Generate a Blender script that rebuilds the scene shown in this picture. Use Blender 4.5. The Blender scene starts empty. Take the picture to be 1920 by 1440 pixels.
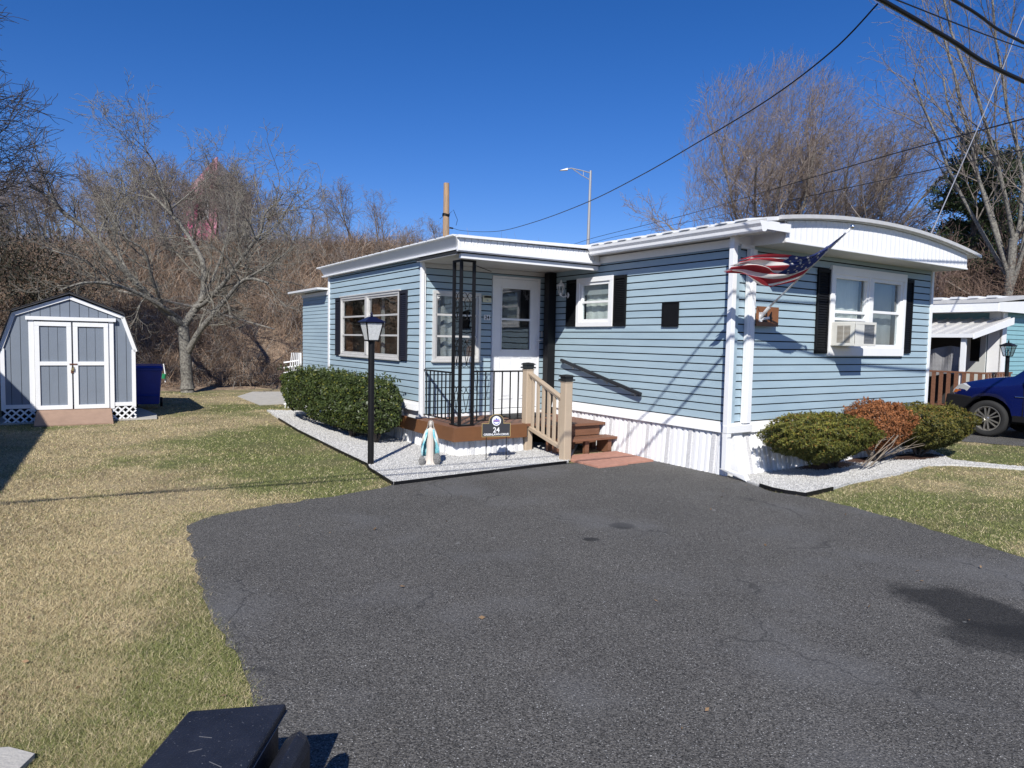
import bpy, math, random
import numpy as np
from math import sin, cos, pi, radians
from mathutils import Matrix, Vector
random.seed(7); RNG = np.random.default_rng(7)
scene = bpy.context.scene
COL = scene.collection

# ------------------------------------------------------------------ camera, sky, sun
cam_d = bpy.data.cameras.new('camera'); cam = bpy.data.objects.new('camera', cam_d); COL.objects.link(cam)
cam_d.sensor_width = 36.0; cam_d.lens = 1296.1 / 1920 * 36; cam_d.clip_end = 2000; cam_d.clip_start = 0.05
_p, _r = radians(3.585), radians(1.10)
_f = Vector((0, cos(_p), -sin(_p))); _x = Vector((1, 0, 0)); _u = _x.cross(_f)
_X = _x * cos(_r) + _u * sin(_r); _Y = _u * cos(_r) - _x * sin(_r)
M4 = Matrix(((_X.x, _Y.x, -_f.x, 0), (_X.y, _Y.y, -_f.y, 0), (_X.z, _Y.z, -_f.z, 1.65), (0, 0, 0, 1)))
cam.matrix_world = M4
scene.camera = cam
LDIR = Vector((0.203, 1.33, -1.07)).normalized()
sun_elev = math.asin(-LDIR.z)
sun_d = bpy.data.lights.new('sun', 'SUN'); sun = bpy.data.objects.new('sun', sun_d); COL.objects.link(sun)
sun_d.energy = 4.7; sun_d.angle = radians(0.53); sun_d.color = (1.0, 0.965, 0.90)
sun.rotation_euler = LDIR.to_track_quat('-Z', 'Y').to_euler()
world = bpy.data.worlds.new('World'); scene.world = world; world.use_nodes = True
wn = world.node_tree.nodes; wl = world.node_tree.links; wn.clear()
sky = wn.new('ShaderNodeTexSky'); sky.sky_type = 'NISHITA'; sky.sun_disc = False
sky.sun_elevation = sun_elev
sky.sun_rotation = math.atan2(-LDIR.x, -LDIR.y)
sky.altitude = 600; sky.air_density = 1.0; sky.dust_density = 0.15; sky.ozone_density = 3.5
hs = wn.new('ShaderNodeHueSaturation'); hs.inputs['Saturation'].default_value = 1.31; hs.inputs['Value'].default_value = 1.0
bg = wn.new('ShaderNodeBackground'); bg.inputs['Strength'].default_value = 0.074
wo = wn.new('ShaderNodeOutputWorld')
wl.new(sky.outputs[0], hs.inputs['Color']); tint = wn.new('ShaderNodeMix'); tint.data_type = 'RGBA'; tint.blend_type = 'MULTIPLY'; tint.inputs[0].default_value = 1; tint.inputs[7].default_value = (.93, .90, 1.22, 1)
wl.new(hs.outputs[0], tint.inputs[6]); wl.new(tint.outputs[2], bg.inputs['Color']); wl.new(bg.outputs[0], wo.inputs[0])
scene.view_settings.view_transform = 'Standard'; scene.view_settings.look = 'None'
scene.view_settings.exposure = 0.36; scene.view_settings.gamma = 1.0
scene.cycles.max_bounces = 6; scene.cycles.transparent_max_bounces = 12

# ------------------------------------------------------------------ materials
MATS = {}
def mat(name, col=(.5, .5, .5), rough=.6, metal=0., spec=.5, var=0., vscale=6., bump=0., bscale=60., col2=None,
        island=0., speck=None, coat=0., attr=None, stretch=None, grain=None):
    """procedural principled material: base colour with noise variation, optional per-island variation, bump"""
    if name in MATS: return MATS[name]
    m = bpy.data.materials.new(name); m.use_nodes = True; MATS[name] = m
    n = m.node_tree.nodes; l = m.node_tree.links; b = n['Principled BSDF']
    b.inputs['Roughness'].default_value = rough; b.inputs['Metallic'].default_value = metal
    b.inputs['Specular IOR Level'].default_value = spec
    if coat: b.inputs['Coat Weight'].default_value = coat; b.inputs['Coat Roughness'].default_value = .05
    tc = n.new('ShaderNodeTexCoord'); src = tc.outputs['Object']
    if stretch:
        mp = n.new('ShaderNodeMapping'); mp.inputs['Scale'].default_value = stretch; l.new(src, mp.inputs[0]); src = mp.outputs[0]
    rgb = n.new('ShaderNodeRGB'); rgb.outputs[0].default_value = (*col, 1); cur = rgb.outputs[0]
    if attr:
        at = n.new('ShaderNodeAttribute'); at.attribute_name = attr; cur = at.outputs['Color']
    def mix(a, bb, fac, mode='MIX'):
        x = n.new('ShaderNodeMix'); x.data_type = 'RGBA'; x.blend_type = mode
        if isinstance(fac, float): x.inputs[0].default_value = fac
        else: l.new(fac, x.inputs[0])
        l.new(a, x.inputs[6])
        if isinstance(bb, tuple): x.inputs[7].default_value = (*bb, 1)
        else: l.new(bb, x.inputs[7])
        return x.outputs[2]
    if col2 is not None or var:
        nz = n.new('ShaderNodeTexNoise'); nz.inputs['Scale'].default_value = vscale; nz.inputs['Detail'].default_value = 6
        nz.inputs['Roughness'].default_value = .65
        l.new(src, nz.inputs['Vector'])
        cr = n.new('ShaderNodeMapRange'); cr.inputs[1].default_value = .38; cr.inputs[2].default_value = .62
        l.new(nz.outputs[0], cr.inputs[0])
        if col2 is not None: cur = mix(cur, col2, cr.outputs[0])
        if var:
            mr = n.new('ShaderNodeMapRange'); mr.inputs[1].default_value = .3; mr.inputs[2].default_value = .7
            mr.inputs[3].default_value = 1 - var; mr.inputs[4].default_value = 1 + var
            l.new(nz.outputs[0], mr.inputs[0])
            hv = n.new('ShaderNodeHueSaturation'); l.new(cur, hv.inputs['Color']); l.new(mr.outputs[0], hv.inputs['Value']); cur = hv.outputs[0]
    if island:
        ge = n.new('ShaderNodeNewGeometry'); mr = n.new('ShaderNodeMapRange')
        mr.inputs[3].default_value = 1 - island; mr.inputs[4].default_value = 1 + island
        l.new(ge.outputs['Random Per Island'], mr.inputs[0])
        hv = n.new('ShaderNodeHueSaturation'); l.new(cur, hv.inputs['Color']); l.new(mr.outputs[0], hv.inputs['Value']); cur = hv.outputs[0]
    if speck:   # (colour, scale, threshold)
        nz2 = n.new('ShaderNodeTexNoise'); nz2.inputs['Scale'].default_value = speck[1]; nz2.inputs['Detail'].default_value = 2
        l.new(tc.outputs['Object'], nz2.inputs['Vector'])
        m2 = n.new('ShaderNodeMapRange'); m2.inputs[1].default_value = speck[2]; m2.inputs[2].default_value = speck[2] + .06
        l.new(nz2.outputs[0], m2.inputs[0]); cur = mix(cur, speck[0], m2.outputs[0])
    if grain:   # (scale, darkest, brightest) single grains of the surface
        g3 = n.new('ShaderNodeTexNoise'); g3.inputs['Scale'].default_value = grain[0]; g3.inputs['Detail'].default_value = 2; g3.inputs['Roughness'].default_value = .7
        l.new(tc.outputs['Object'], g3.inputs['Vector']); m3 = n.new('ShaderNodeMapRange'); m3.inputs[1].default_value = .33; m3.inputs[2].default_value = .70; m3.inputs[3].default_value = grain[1]; m3.inputs[4].default_value = grain[2]
        l.new(g3.outputs[0], m3.inputs[0]); hv = n.new('ShaderNodeHueSaturation'); l.new(cur, hv.inputs['Color']); l.new(m3.outputs[0], hv.inputs['Value']); cur = hv.outputs[0]
    l.new(cur, b.inputs['Base Color'])
    if bump:
        bz = n.new('ShaderNodeTexNoise'); bz.inputs['Scale'].default_value = bscale; bz.inputs['Detail'].default_value = 4
        l.new(src, bz.inputs['Vector'])
        bp = n.new('ShaderNodeBump'); bp.inputs['Strength'].default_value = bump; bp.inputs['Distance'].default_value = .01
        l.new(bz.outputs[0], bp.inputs['Height']); l.new(bp.outputs[0], b.inputs['Normal'])
    return m

def glass_mat(name, tint=(.75, .8, .8), ior=1.5, boost=1.0):
    if name in MATS: return MATS[name]
    m = bpy.data.materials.new(name); m.use_nodes = True; MATS[name] = m
    n = m.node_tree.nodes; l = m.node_tree.links; n.clear()
    o = n.new('ShaderNodeOutputMaterial'); mx = n.new('ShaderNodeMixShader'); t = n.new('ShaderNodeBsdfTransparent')
    g = n.new('ShaderNodeBsdfGlossy'); fr = n.new('ShaderNodeLayerWeight'); fr.inputs[0].default_value = .5; pw = n.new('ShaderNodeMath'); pw.operation = 'POWER'; pw.inputs[1].default_value = 4.0
    l.new(fr.outputs['Facing'], pw.inputs[0]); mu = n.new('ShaderNodeMath'); mu.operation = 'MULTIPLY_ADD'; mu.use_clamp = True; mu.inputs[1].default_value = .9; mu.inputs[2].default_value = .045 * boost
    t.inputs[0].default_value = (*tint, 1); g.inputs['Roughness'].default_value = .015; g.inputs[0].default_value = (.95, .97, 1, 1)
    tc = n.new('ShaderNodeTexCoord'); nz = n.new('ShaderNodeTexNoise'); nz.inputs['Scale'].default_value = 2.2
    bp = n.new('ShaderNodeBump'); bp.inputs['Strength'].default_value = .12; bp.inputs['Distance'].default_value = .02
    l.new(tc.outputs['Object'], nz.inputs['Vector']); l.new(nz.outputs[0], bp.inputs['Height']); l.new(bp.outputs[0], g.inputs['Normal'])
    l.new(pw.outputs[0], mu.inputs[0]); l.new(mu.outputs[0], mx.inputs[0]); l.new(t.outputs[0], mx.inputs[1]); l.new(g.outputs[0], mx.inputs[2])
    l.new(mx.outputs[0], o.inputs[0]); return m

SIDING = mat('siding_blue', (.305, .405, .468), .45, var=.06, vscale=2.5, bump=.35, bscale=7, col2=(.325, .425, .480), stretch=(.3, .3, 2))
DARKGAP = mat('dark_backing', (.012, .014, .017), .9, var=.1)
WHITE = mat('white_trim', (.77, .775, .78), .45, var=.03, vscale=5, bump=.08, bscale=30)
WHITE2 = mat('white_skirt', (.76, .765, .775), .5, var=.02, vscale=3, bump=.1, bscale=40, stretch=(1, 1, .3))
SOFF = mat('soffit', (.50, .49, .46), .6, var=.05, vscale=8)
BLACK = mat('black_paint', (.008, .008, .009), .45, spec=.25, var=.2, vscale=20)
SHUT = mat('shutter_black', (.007, .0075, .009), .6, spec=.15, var=.15, vscale=20)
SHUT2 = mat('shutter_navy', (.018, .019, .028), .5, spec=.2, var=.15, vscale=20)
DECK = mat('deck_stain', (.175, .080, .045), .6, var=.22, vscale=5, bump=.2, bscale=50, stretch=(.5, 5, 5))
FASB = mat('deck_fascia', (.155, .066, .026), .6, var=.12, vscale=4, bump=.2, bscale=40)
BEIGE = mat('beige_vinyl', (.44, .35, .255), .45, var=.03, vscale=5)
ROOFW = mat('roof_metal', (.68, .69, .70), .35, metal=.0, var=.06, vscale=4)
ALU = mat('aluminium', (.58, .57, .55), .4, metal=.2, var=.08, vscale=10)
CURT = mat('curtain_white', (.68, .69, .66), .9, var=.1, vscale=12, stretch=(6, 6, .5))
SCREEN = mat('screen', (.17, .18, .19), .7, var=.1, vscale=10)
CURTD = mat('curtain_dark', (.10, .10, .105), .9, col2=(.02, .02, .022), vscale=7, stretch=(5, 5, .4))
INTER = mat('interior_dark', (.03, .028, .026), .9, var=.3, vscale=3)
WOODIN = mat('wood_jamb', (.27, .115, .05), .5, var=.2, vscale=8, stretch=(8, 8, 1))
GLASS = glass_mat('window_glass', (.90, .93, .93), 1.5, 1.5)
GLASSD = glass_mat('door_glass', (.72, .74, .75), 1.5, 2.0)
GLASSL = glass_mat('lamp_glass', (.85, .87, .87), 1.45, 1.2)
FROST = mat('textured_glass', (.60, .61, .60), .25, var=.2, vscale=60, bump=.4, bscale=120)
TAN = mat('light_metal', (.35, .36, .37), .35, metal=.7, var=.1)

# ------------------------------------------------------------------ frames and mesh helper
ANG = radians(33.31); CX, CY = 2.768, 8.682
class Frame:
    def __init__(s, x=0, y=0, a=0): s.x, s.y, s.a = x, y, a
    def w(s, p):
        c, n = cos(s.a), sin(s.a); return (s.x + c * p[0] - n * p[1], s.y + n * p[0] + c * p[1], p[2])
    def inv(s, p):
        c, n = cos(s.a), sin(s.a); x, y = p[0] - s.x, p[1] - s.y
        return (c * x + n * y, -n * x + c * y, p[2] if len(p) > 2 else 0)
HF = Frame(CX, CY, ANG)      # house frame: x to the right along the front wall, y back along the long wall
WF = Frame()
BASE = {}

class MB:
    def __init__(s): s.v = []; s.f = []; s.mi = []
    def add(s, vs, fs, m=0):
        o = len(s.v); s.v += [tuple(p) for p in vs]; s.f += [tuple(i + o for i in f) for f in fs]; s.mi += [m] * len(fs); return s
    def box(s, x0, x1, y0, y1, z0, z1, m=0):
        if x0 > x1: x0, x1 = x1, x0
        if y0 > y1: y0, y1 = y1, y0
        return s.add([(x0, y0, z0), (x1, y0, z0), (x1, y1, z0), (x0, y1, z0), (x0, y0, z1), (x1, y0, z1), (x1, y1, z1), (x0, y1, z1)],
                     [(0, 3, 2, 1), (4, 5, 6, 7), (0, 1, 5, 4), (1, 2, 6, 5), (2, 3, 7, 6), (3, 0, 4, 7)], m)
    def hexa(s, a, b, m=0):   # a, b: 4-point loops
        return s.add(list(a) + list(b), [(3, 2, 1, 0), (4, 5, 6, 7), (0, 1, 5, 4), (1, 2, 6, 5), (2, 3, 7, 6), (3, 0, 4, 7)], m)
    def prism(s, a, b, m=0):  # two n-point loops
        n = len(a); return s.add(list(a) + list(b), [tuple(range(n - 1, -1, -1)), tuple(range(n, 2 * n))] +
                                 [(i, (i + 1) % n, n + (i + 1) % n, n + i) for i in range(n)], m)
    def bar(s, p, q, w, h, m=0, up=(0, 0, 1)):  # rectangular bar between two points
        p = Vector(p); q = Vector(q); d = (q - p).normalized(); r = d.cross(Vector(up))
        if r.length < 1e-4: r = Vector((1, 0, 0))
        r.normalize(); u = r.cross(d)
        c = [(-w / 2, -h / 2), (w / 2, -h / 2), (w / 2, h / 2), (-w / 2, h / 2)]
        return s.hexa([p + r * a + u * b for a, b in c], [q + r * a + u * b for a, b in c], m)
    def tube(s, pts, r, n=8, m=0, caps=True):
        pts = [Vector(p) for p in pts]; rs = r if isinstance(r, (list, tuple)) else [r] * len(pts)
        o = len(s.v); prev = None; k = len(pts)
        for i, p in enumerate(pts):
            d = (pts[min(i + 1, k - 1)] - pts[max(i - 1, 0)]).normalized()
            if prev is None: a = d.cross(Vector((0, 0, 1))); a = a if a.length > .05 else d.cross(Vector((1, 0, 0)))
            else: a = prev - d * prev.dot(d)
            a.normalize(); prev = a; b = d.cross(a)
            for j in range(n):
                t = 2 * pi * j / n; s.v.append(tuple(p + (a * cos(t) + b * sin(t)) * rs[i]))
        for i in range(k - 1):
            for j in range(n):
                s.f.append((o + i * n + j, o + i * n + (j + 1) % n, o + (i + 1) * n + (j + 1) % n, o + (i + 1) * n + j)); s.mi.append(m)
        if caps:
            s.f.append(tuple(o + j for j in range(n - 1, -1, -1))); s.f.append(tuple(o + (k - 1) * n + j for j in range(n))); s.mi += [m, m]
        return s
    def lathe(s, prof, c=(0, 0, 0), n=16, m=0, sq=(1, 1)):
        o = len(s.v)
        for r, z in prof:
            for j in range(n):
                t = 2 * pi * (j + .5) / n; s.v.append((c[0] + r * cos(t) * sq[0], c[1] + r * sin(t) * sq[1], c[2] + z))
        for i in range(len(prof) - 1):
            for j in range(n):
                s.f.append((o + i * n + j, o + i * n + (j + 1) % n, o + (i + 1) * n + (j + 1) % n, o + (i + 1) * n + j)); s.mi.append(m)
        s.f.append(tuple(o + j for j in range(n - 1, -1, -1))); s.f.append(tuple(o + (len(prof) - 1) * n + j for j in range(n))); s.mi += [m, m]
        return s

def mk_mesh(name, mb, base):
    me = bpy.data.meshes.new(name); b = base
    me.from_pydata([(p[0] - b[0], p[1] - b[1], p[2] - b[2]) for p in mb.v], [], mb.f); me.update(); return me
def tag(o, label=None, cat=None, group=None, kind=None):
    if label: o['label'] = label
    if cat: o['category'] = cat
    if group: o['group'] = group
    if kind: o['kind'] = kind
    return o
def thing(name, label, cat, base=(0, 0, 0), fr=HF, group=None, kind=None):
    o = bpy.data.objects.new(name, None); COL.objects.link(o); o.location = fr.w(base); o.rotation_euler = (0, 0, fr.a)
    o.empty_display_size = .2; BASE[o.name] = (fr, base); return tag(o, label, cat, group, kind)
def finish(o, mats, smooth, bevel, mb=None):
    for mm in (mats if isinstance(mats, (list, tuple)) else [mats]): o.data.materials.append(mm)
    if mb and any(mb.mi): o.data.polygons.foreach_set('material_index', mb.mi)
    if smooth: o.data.polygons.foreach_set('use_smooth', [True] * len(o.data.polygons))
    if bevel:
        bv = o.modifiers.new('bevel', 'BEVEL'); bv.width = bevel; bv.segments = 2; bv.limit_method = 'ANGLE'
def part(name, mb, m, parent, smooth=False, bevel=0, label=None, kind=None):
    fr, base = BASE[parent.name]
    o = bpy.data.objects.new(name, mk_mesh(name, mb, base)); COL.objects.link(o); o.parent = parent
    BASE[o.name] = (fr, base); finish(o, m, smooth, bevel, mb); return tag(o, label, kind=kind)
def solo(name, mb, m, label, cat, base=(0, 0, 0), fr=HF, smooth=False, bevel=0, group=None, kind=None):
    o = bpy.data.objects.new(name, mk_mesh(name, mb, base)); COL.objects.link(o); o.location = fr.w(base); o.rotation_euler = (0, 0, fr.a)
    BASE[o.name] = (fr, base); finish(o, m, smooth, bevel, mb); return tag(o, label, cat, group, kind)
def npmesh(name, V, F, m, colors=None, parent=None, loc=(0, 0, 0), smooth=False):
    """V (n,3) F (k,3|4) numpy -> object"""
    me = bpy.data.meshes.new(name); V = np.ascontiguousarray(V, dtype=np.float32) - np.array(loc, dtype=np.float32); F = np.ascontiguousarray(F, dtype=np.int32)
    k, c = F.shape
    me.vertices.add(len(V)); me.vertices.foreach_set('co', V.ravel()); me.loops.add(k * c); me.loops.foreach_set('vertex_index', F.ravel())
    me.polygons.add(k); me.polygons.foreach_set('loop_start', np.arange(0, k * c, c, dtype=np.int32)); me.polygons.foreach_set('loop_total', np.full(k, c, dtype=np.int32))
    if smooth: me.polygons.foreach_set('use_smooth', np.ones(k, dtype=bool))
    me.update(calc_edges=True)
    if colors is not None:
        at = me.color_attributes.new('Col', 'FLOAT_COLOR', 'POINT'); cc = np.ones((len(V), 4), dtype=np.float32); cc[:, :3] = colors; at.data.foreach_set('color', cc.ravel())
    me.materials.append(m); o = bpy.data.objects.new(name, me); COL.objects.link(o)
    if parent is not None: o.parent = parent
    else: o.location = loc
    return o
def text_mb(txt, size, place, align='CENTER', depth=.002, sx=1., bold=0.0):
    """place: function (x,y,z local text coords) -> frame coords"""
    cu = bpy.data.curves.new('t', 'FONT'); cu.body = txt; cu.size = size; cu.align_x = align; cu.extrude = depth; cu.offset = bold
    ob = bpy.data.objects.new('t', cu); COL.objects.link(ob); bpy.context.view_layer.update()
    dg = bpy.context.evaluated_depsgraph_get(); me = bpy.data.meshes.new_from_object(ob.evaluated_get(dg))
    mb = MB(); mb.add([place(v.co.x * sx, v.co.y, v.co.z) for v in me.vertices], [tuple(p.vertices) for p in me.polygons])
    bpy.data.objects.remove(ob); bpy.data.curves.remove(cu); bpy.data.meshes.remove(me); return mb

# noise in numpy -----------------------------------------------------
_NG = np.random.default_rng(3).random((256, 256))
def vnoise(x, y, sc, seed=0):
    x = x * sc + seed * 17.3; y = y * sc + seed * 9.1; xi = np.floor(x).astype(int); yi = np.floor(y).astype(int); fx = x - xi; fy = y - yi
    fx = fx * fx * (3 - 2 * fx); fy = fy * fy * (3 - 2 * fy); g = lambda a, b: _NG[a % 256, b % 256]
    return (g(xi, yi) * (1 - fx) + g(xi + 1, yi) * fx) * (1 - fy) + (g(xi, yi + 1) * (1 - fx) + g(xi + 1, yi + 1) * fx) * fy
def fbm(x, y, sc, seed=0, o=4): return sum(vnoise(x, y, sc * 2 ** i, seed + i) * .5 ** i for i in range(o)) / sum(.5 ** i for i in range(o))
def inpoly(x, y, poly):
    r = np.zeros(x.shape, bool); n = len(poly)
    for i in range(n):
        x0, y0 = poly[i]; x1, y1 = poly[(i + 1) % n]
        if y0 == y1: continue
        c = ((y0 > y) != (y1 > y)) & (x < (x1 - x0) * (y - y0) / (y1 - y0) + x0); r ^= c
    return r

# ------------------------------------------------------------------ ground plan (world metres)
ASPH = [(-1.326, 7.748), (-1.496, 7.479), (-1.954, 7.028), (-2.368, 6.648), (-2.716, 6.25), (-2.80, 5.894), (-2.61, 5.504), (-2.186, 4.748),
        (-1.867, 4.172), (-1.563, 3.72), (-1.296, 3.3), (-1.135, 3.0), (-1.10, 2.4), (-1.6, 1.4), (-3.0, .3), (-9, -1.5), (-30, -6), (-30, -16), (30, -16), (30, -1), (8.5, .8),
        (5.2, 3.2), (4.55, 4.4), (4.13, 5.448), (3.959, 5.978), (3.801, 6.524), (3.564, 7.08), (3.264, 7.548), (3.0, 7.72), (2.93, 7.98), (2.87, 8.23), (2.78, 8.66), (1.924, 9.909), (1.3, 9.72),
        (.858, 9.356), (.748, 9.344), (.159, 8.888), (-.624, 8.28)]
BEDL = [(-1.326, 7.748), (-1.765, 8.614), (-1.852, 8.904), (-2.438, 9.868), (-3.017, 10.845), (-3.722, 12.036), (-4.619, 13.698), (-5.4, 15.2),
        (-3.4, 15.1), (-1.0, 10.9), (1.1, 11.2), (.80, 9.42), (.748, 9.344), (.159, 8.888), (-.624, 8.28)]
BEDR = [(2.80, 8.6), (2.87, 8.23), (2.962, 7.95), (3.264, 7.568), (3.729, 7.918), (4.19, 8.353), (5.037, 8.942), (5.904, 9.691), (6.3, 9.78), (6.75, 9.66),
        (7.3, 9.48), (7.9, 9.30), (7.9, 9.38), (7.25, 9.66), (6.9, 9.86), (6.55, 10.15), (6.75, 10.9), (6.9, 11.4), (6.6, 11.4)]
NPATH = [(7.0, 13.2), (8.2, 12.3), (9.3, 11.6), (14, 9.2), (20, 6), (26, 9), (14, 15), (11.0, 17.8), (8.6, 17.2)]   # neighbour drive
def wiggle(poly, amp, step=.12, seed=1):
    out = []; r = random.Random(seed)
    for i, (x0, y0) in enumerate(poly):
        x1, y1 = poly[(i + 1) % len(poly)]; L = math.hypot(x1 - x0, y1 - y0); n = max(1, min(40, int(L / step)))
        for k in range(n):
            t = k / n; a = amp if 0 < k else amp * .3
            out.append((x0 + (x1 - x0) * t + r.uniform(-a, a), y0 + (y1 - y0) * t + r.uniform(-a, a)))
    return out
def sheet(name, poly, z, m, th=.0, amp=.012, seed=1):
    from mathutils.geometry import tessellate_polygon
    pts = wiggle(poly, amp, seed=seed); n = len(pts); tri = tessellate_polygon([[Vector((x, y, 0)) for x, y in pts]]); zz = z + th; F = []
    for a, b, c in tri:
        A, B, Cc = pts[a], pts[b], pts[c]; F.append((a, b, c) if (B[0] - A[0]) * (Cc[1] - A[1]) - (B[1] - A[1]) * (Cc[0] - A[0]) > 0 else (a, c, b))
    V = [(x, y, zz) for x, y in pts]
    if th:
        ar = sum(pts[i][0] * pts[(i + 1) % n][1] - pts[(i + 1) % n][0] * pts[i][1] for i in range(n)); V += [(x, y, z) for x, y in pts]
        for i in range(n): j = (i + 1) % n; F.append((i, n + i, n + j, j) if ar > 0 else (i, j, n + j, n + i))
    me = bpy.data.meshes.new(name); me.from_pydata(V, [], F); me.update(); me.materials.append(m)
    o = bpy.data.objects.new(name, me); COL.objects.link(o); o['kind'] = 'structure'; return o

def lawn_color(x, y, pick=None):
    """dormant straw turf with green patches: (n,3)"""
    n = fbm(x, y, .55, 2); n2 = fbm(x, y, 2.3, 9)
    g = np.clip((n - .51) * 4.0 + .36, 0, 1)
    # greener strips seen along the gravel bed, by the drive mouth and on the right lawn
    def band(px, py, qx, qy, w):
        dx, dy = qx - px, qy - py; L2 = dx * dx + dy * dy; t = np.clip(((x - px) * dx + (y - py) * dy) / L2, 0, 1)
        return np.exp(-((x - px - t * dx) ** 2 + (y - py - t * dy) ** 2) / (w * w))
    g += .75 * band(-2.5, 8.2, -4.4, 11.8, .7) + .55 * band(-1.9, 7.6, -2.6, 7.4, .5) + .16 * band(-1.7, 3.0, -1.8, 4.0, .6) + .6 * band(-5.5, 14.5, -10, 17.5, .9)
    g += np.where(x > 2.5, .42, 0) + np.where(y > 10.6, .12, 0) * (x > 2.5) - .35 * band(-3.5, 5.2, -4.5, 8, 1.6)
    g += (n2 - .5) * 1.1 + (fbm(x, y, 7.0, 17) - .5) * 1.0; g = np.clip(g * .85, 0, 1)[:, None]
    if pick is not None: g = np.where(pick[:, None] < g, .85, .08) * .8 + g * .2
    straw = np.array([.455, .362, .205]); green = np.array([.150, .170, .045]); brown = np.array([.17, .125, .07])
    c = straw * (1 - g) + green * g; b = np.clip((fbm(x, y, 1.4, 21) - .58) * 3, 0, .25)[:, None]
    return c * (1 - b) + brown * b

# far ground sheet
gm = mat('earth', (.14, .115, .07), .95, var=.25, vscale=.8, col2=(.10, .10, .045), bump=.5, bscale=15)
g = MB().add([(-600, -300, -.03), (600, -300, -.03), (600, 900, -.03), (-600, 900, -.03)], [(0, 1, 2, 3)]); solo('ground', g, gm, None, None, fr=WF, kind='structure')
# lawn turf: fine grid
def grid(x0, x1, y0, y1, nx, ny, zf):
    X, Y = np.meshgrid(np.linspace(x0, x1, nx), np.linspace(y0, y1, ny)); Z = zf(X, Y); V = np.stack([X.ravel(), Y.ravel(), Z.ravel()], 1)
    i = np.arange(nx - 1)[None, :] + nx * np.arange(ny - 1)[:, None]; i = i.ravel(); return V, np.stack([i, i + 1, i + nx + 1, i + nx], 1)
V, F = grid(-19, 19, .2, 26, 320, 240, lambda X, Y: -.012 + .012 * (fbm(X, Y, 1.5, 5) - .5))
lm = mat('turf', rough=.95, attr='Col', var=.3, vscale=28, bump=.9, bscale=120, grain=(60, .45, 1.5))
lo = npmesh('lawn', V, F, lm, colors=lawn_color(V[:, 0], V[:, 1]) * .72, smooth=True); lo['kind'] = 'structure'

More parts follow.
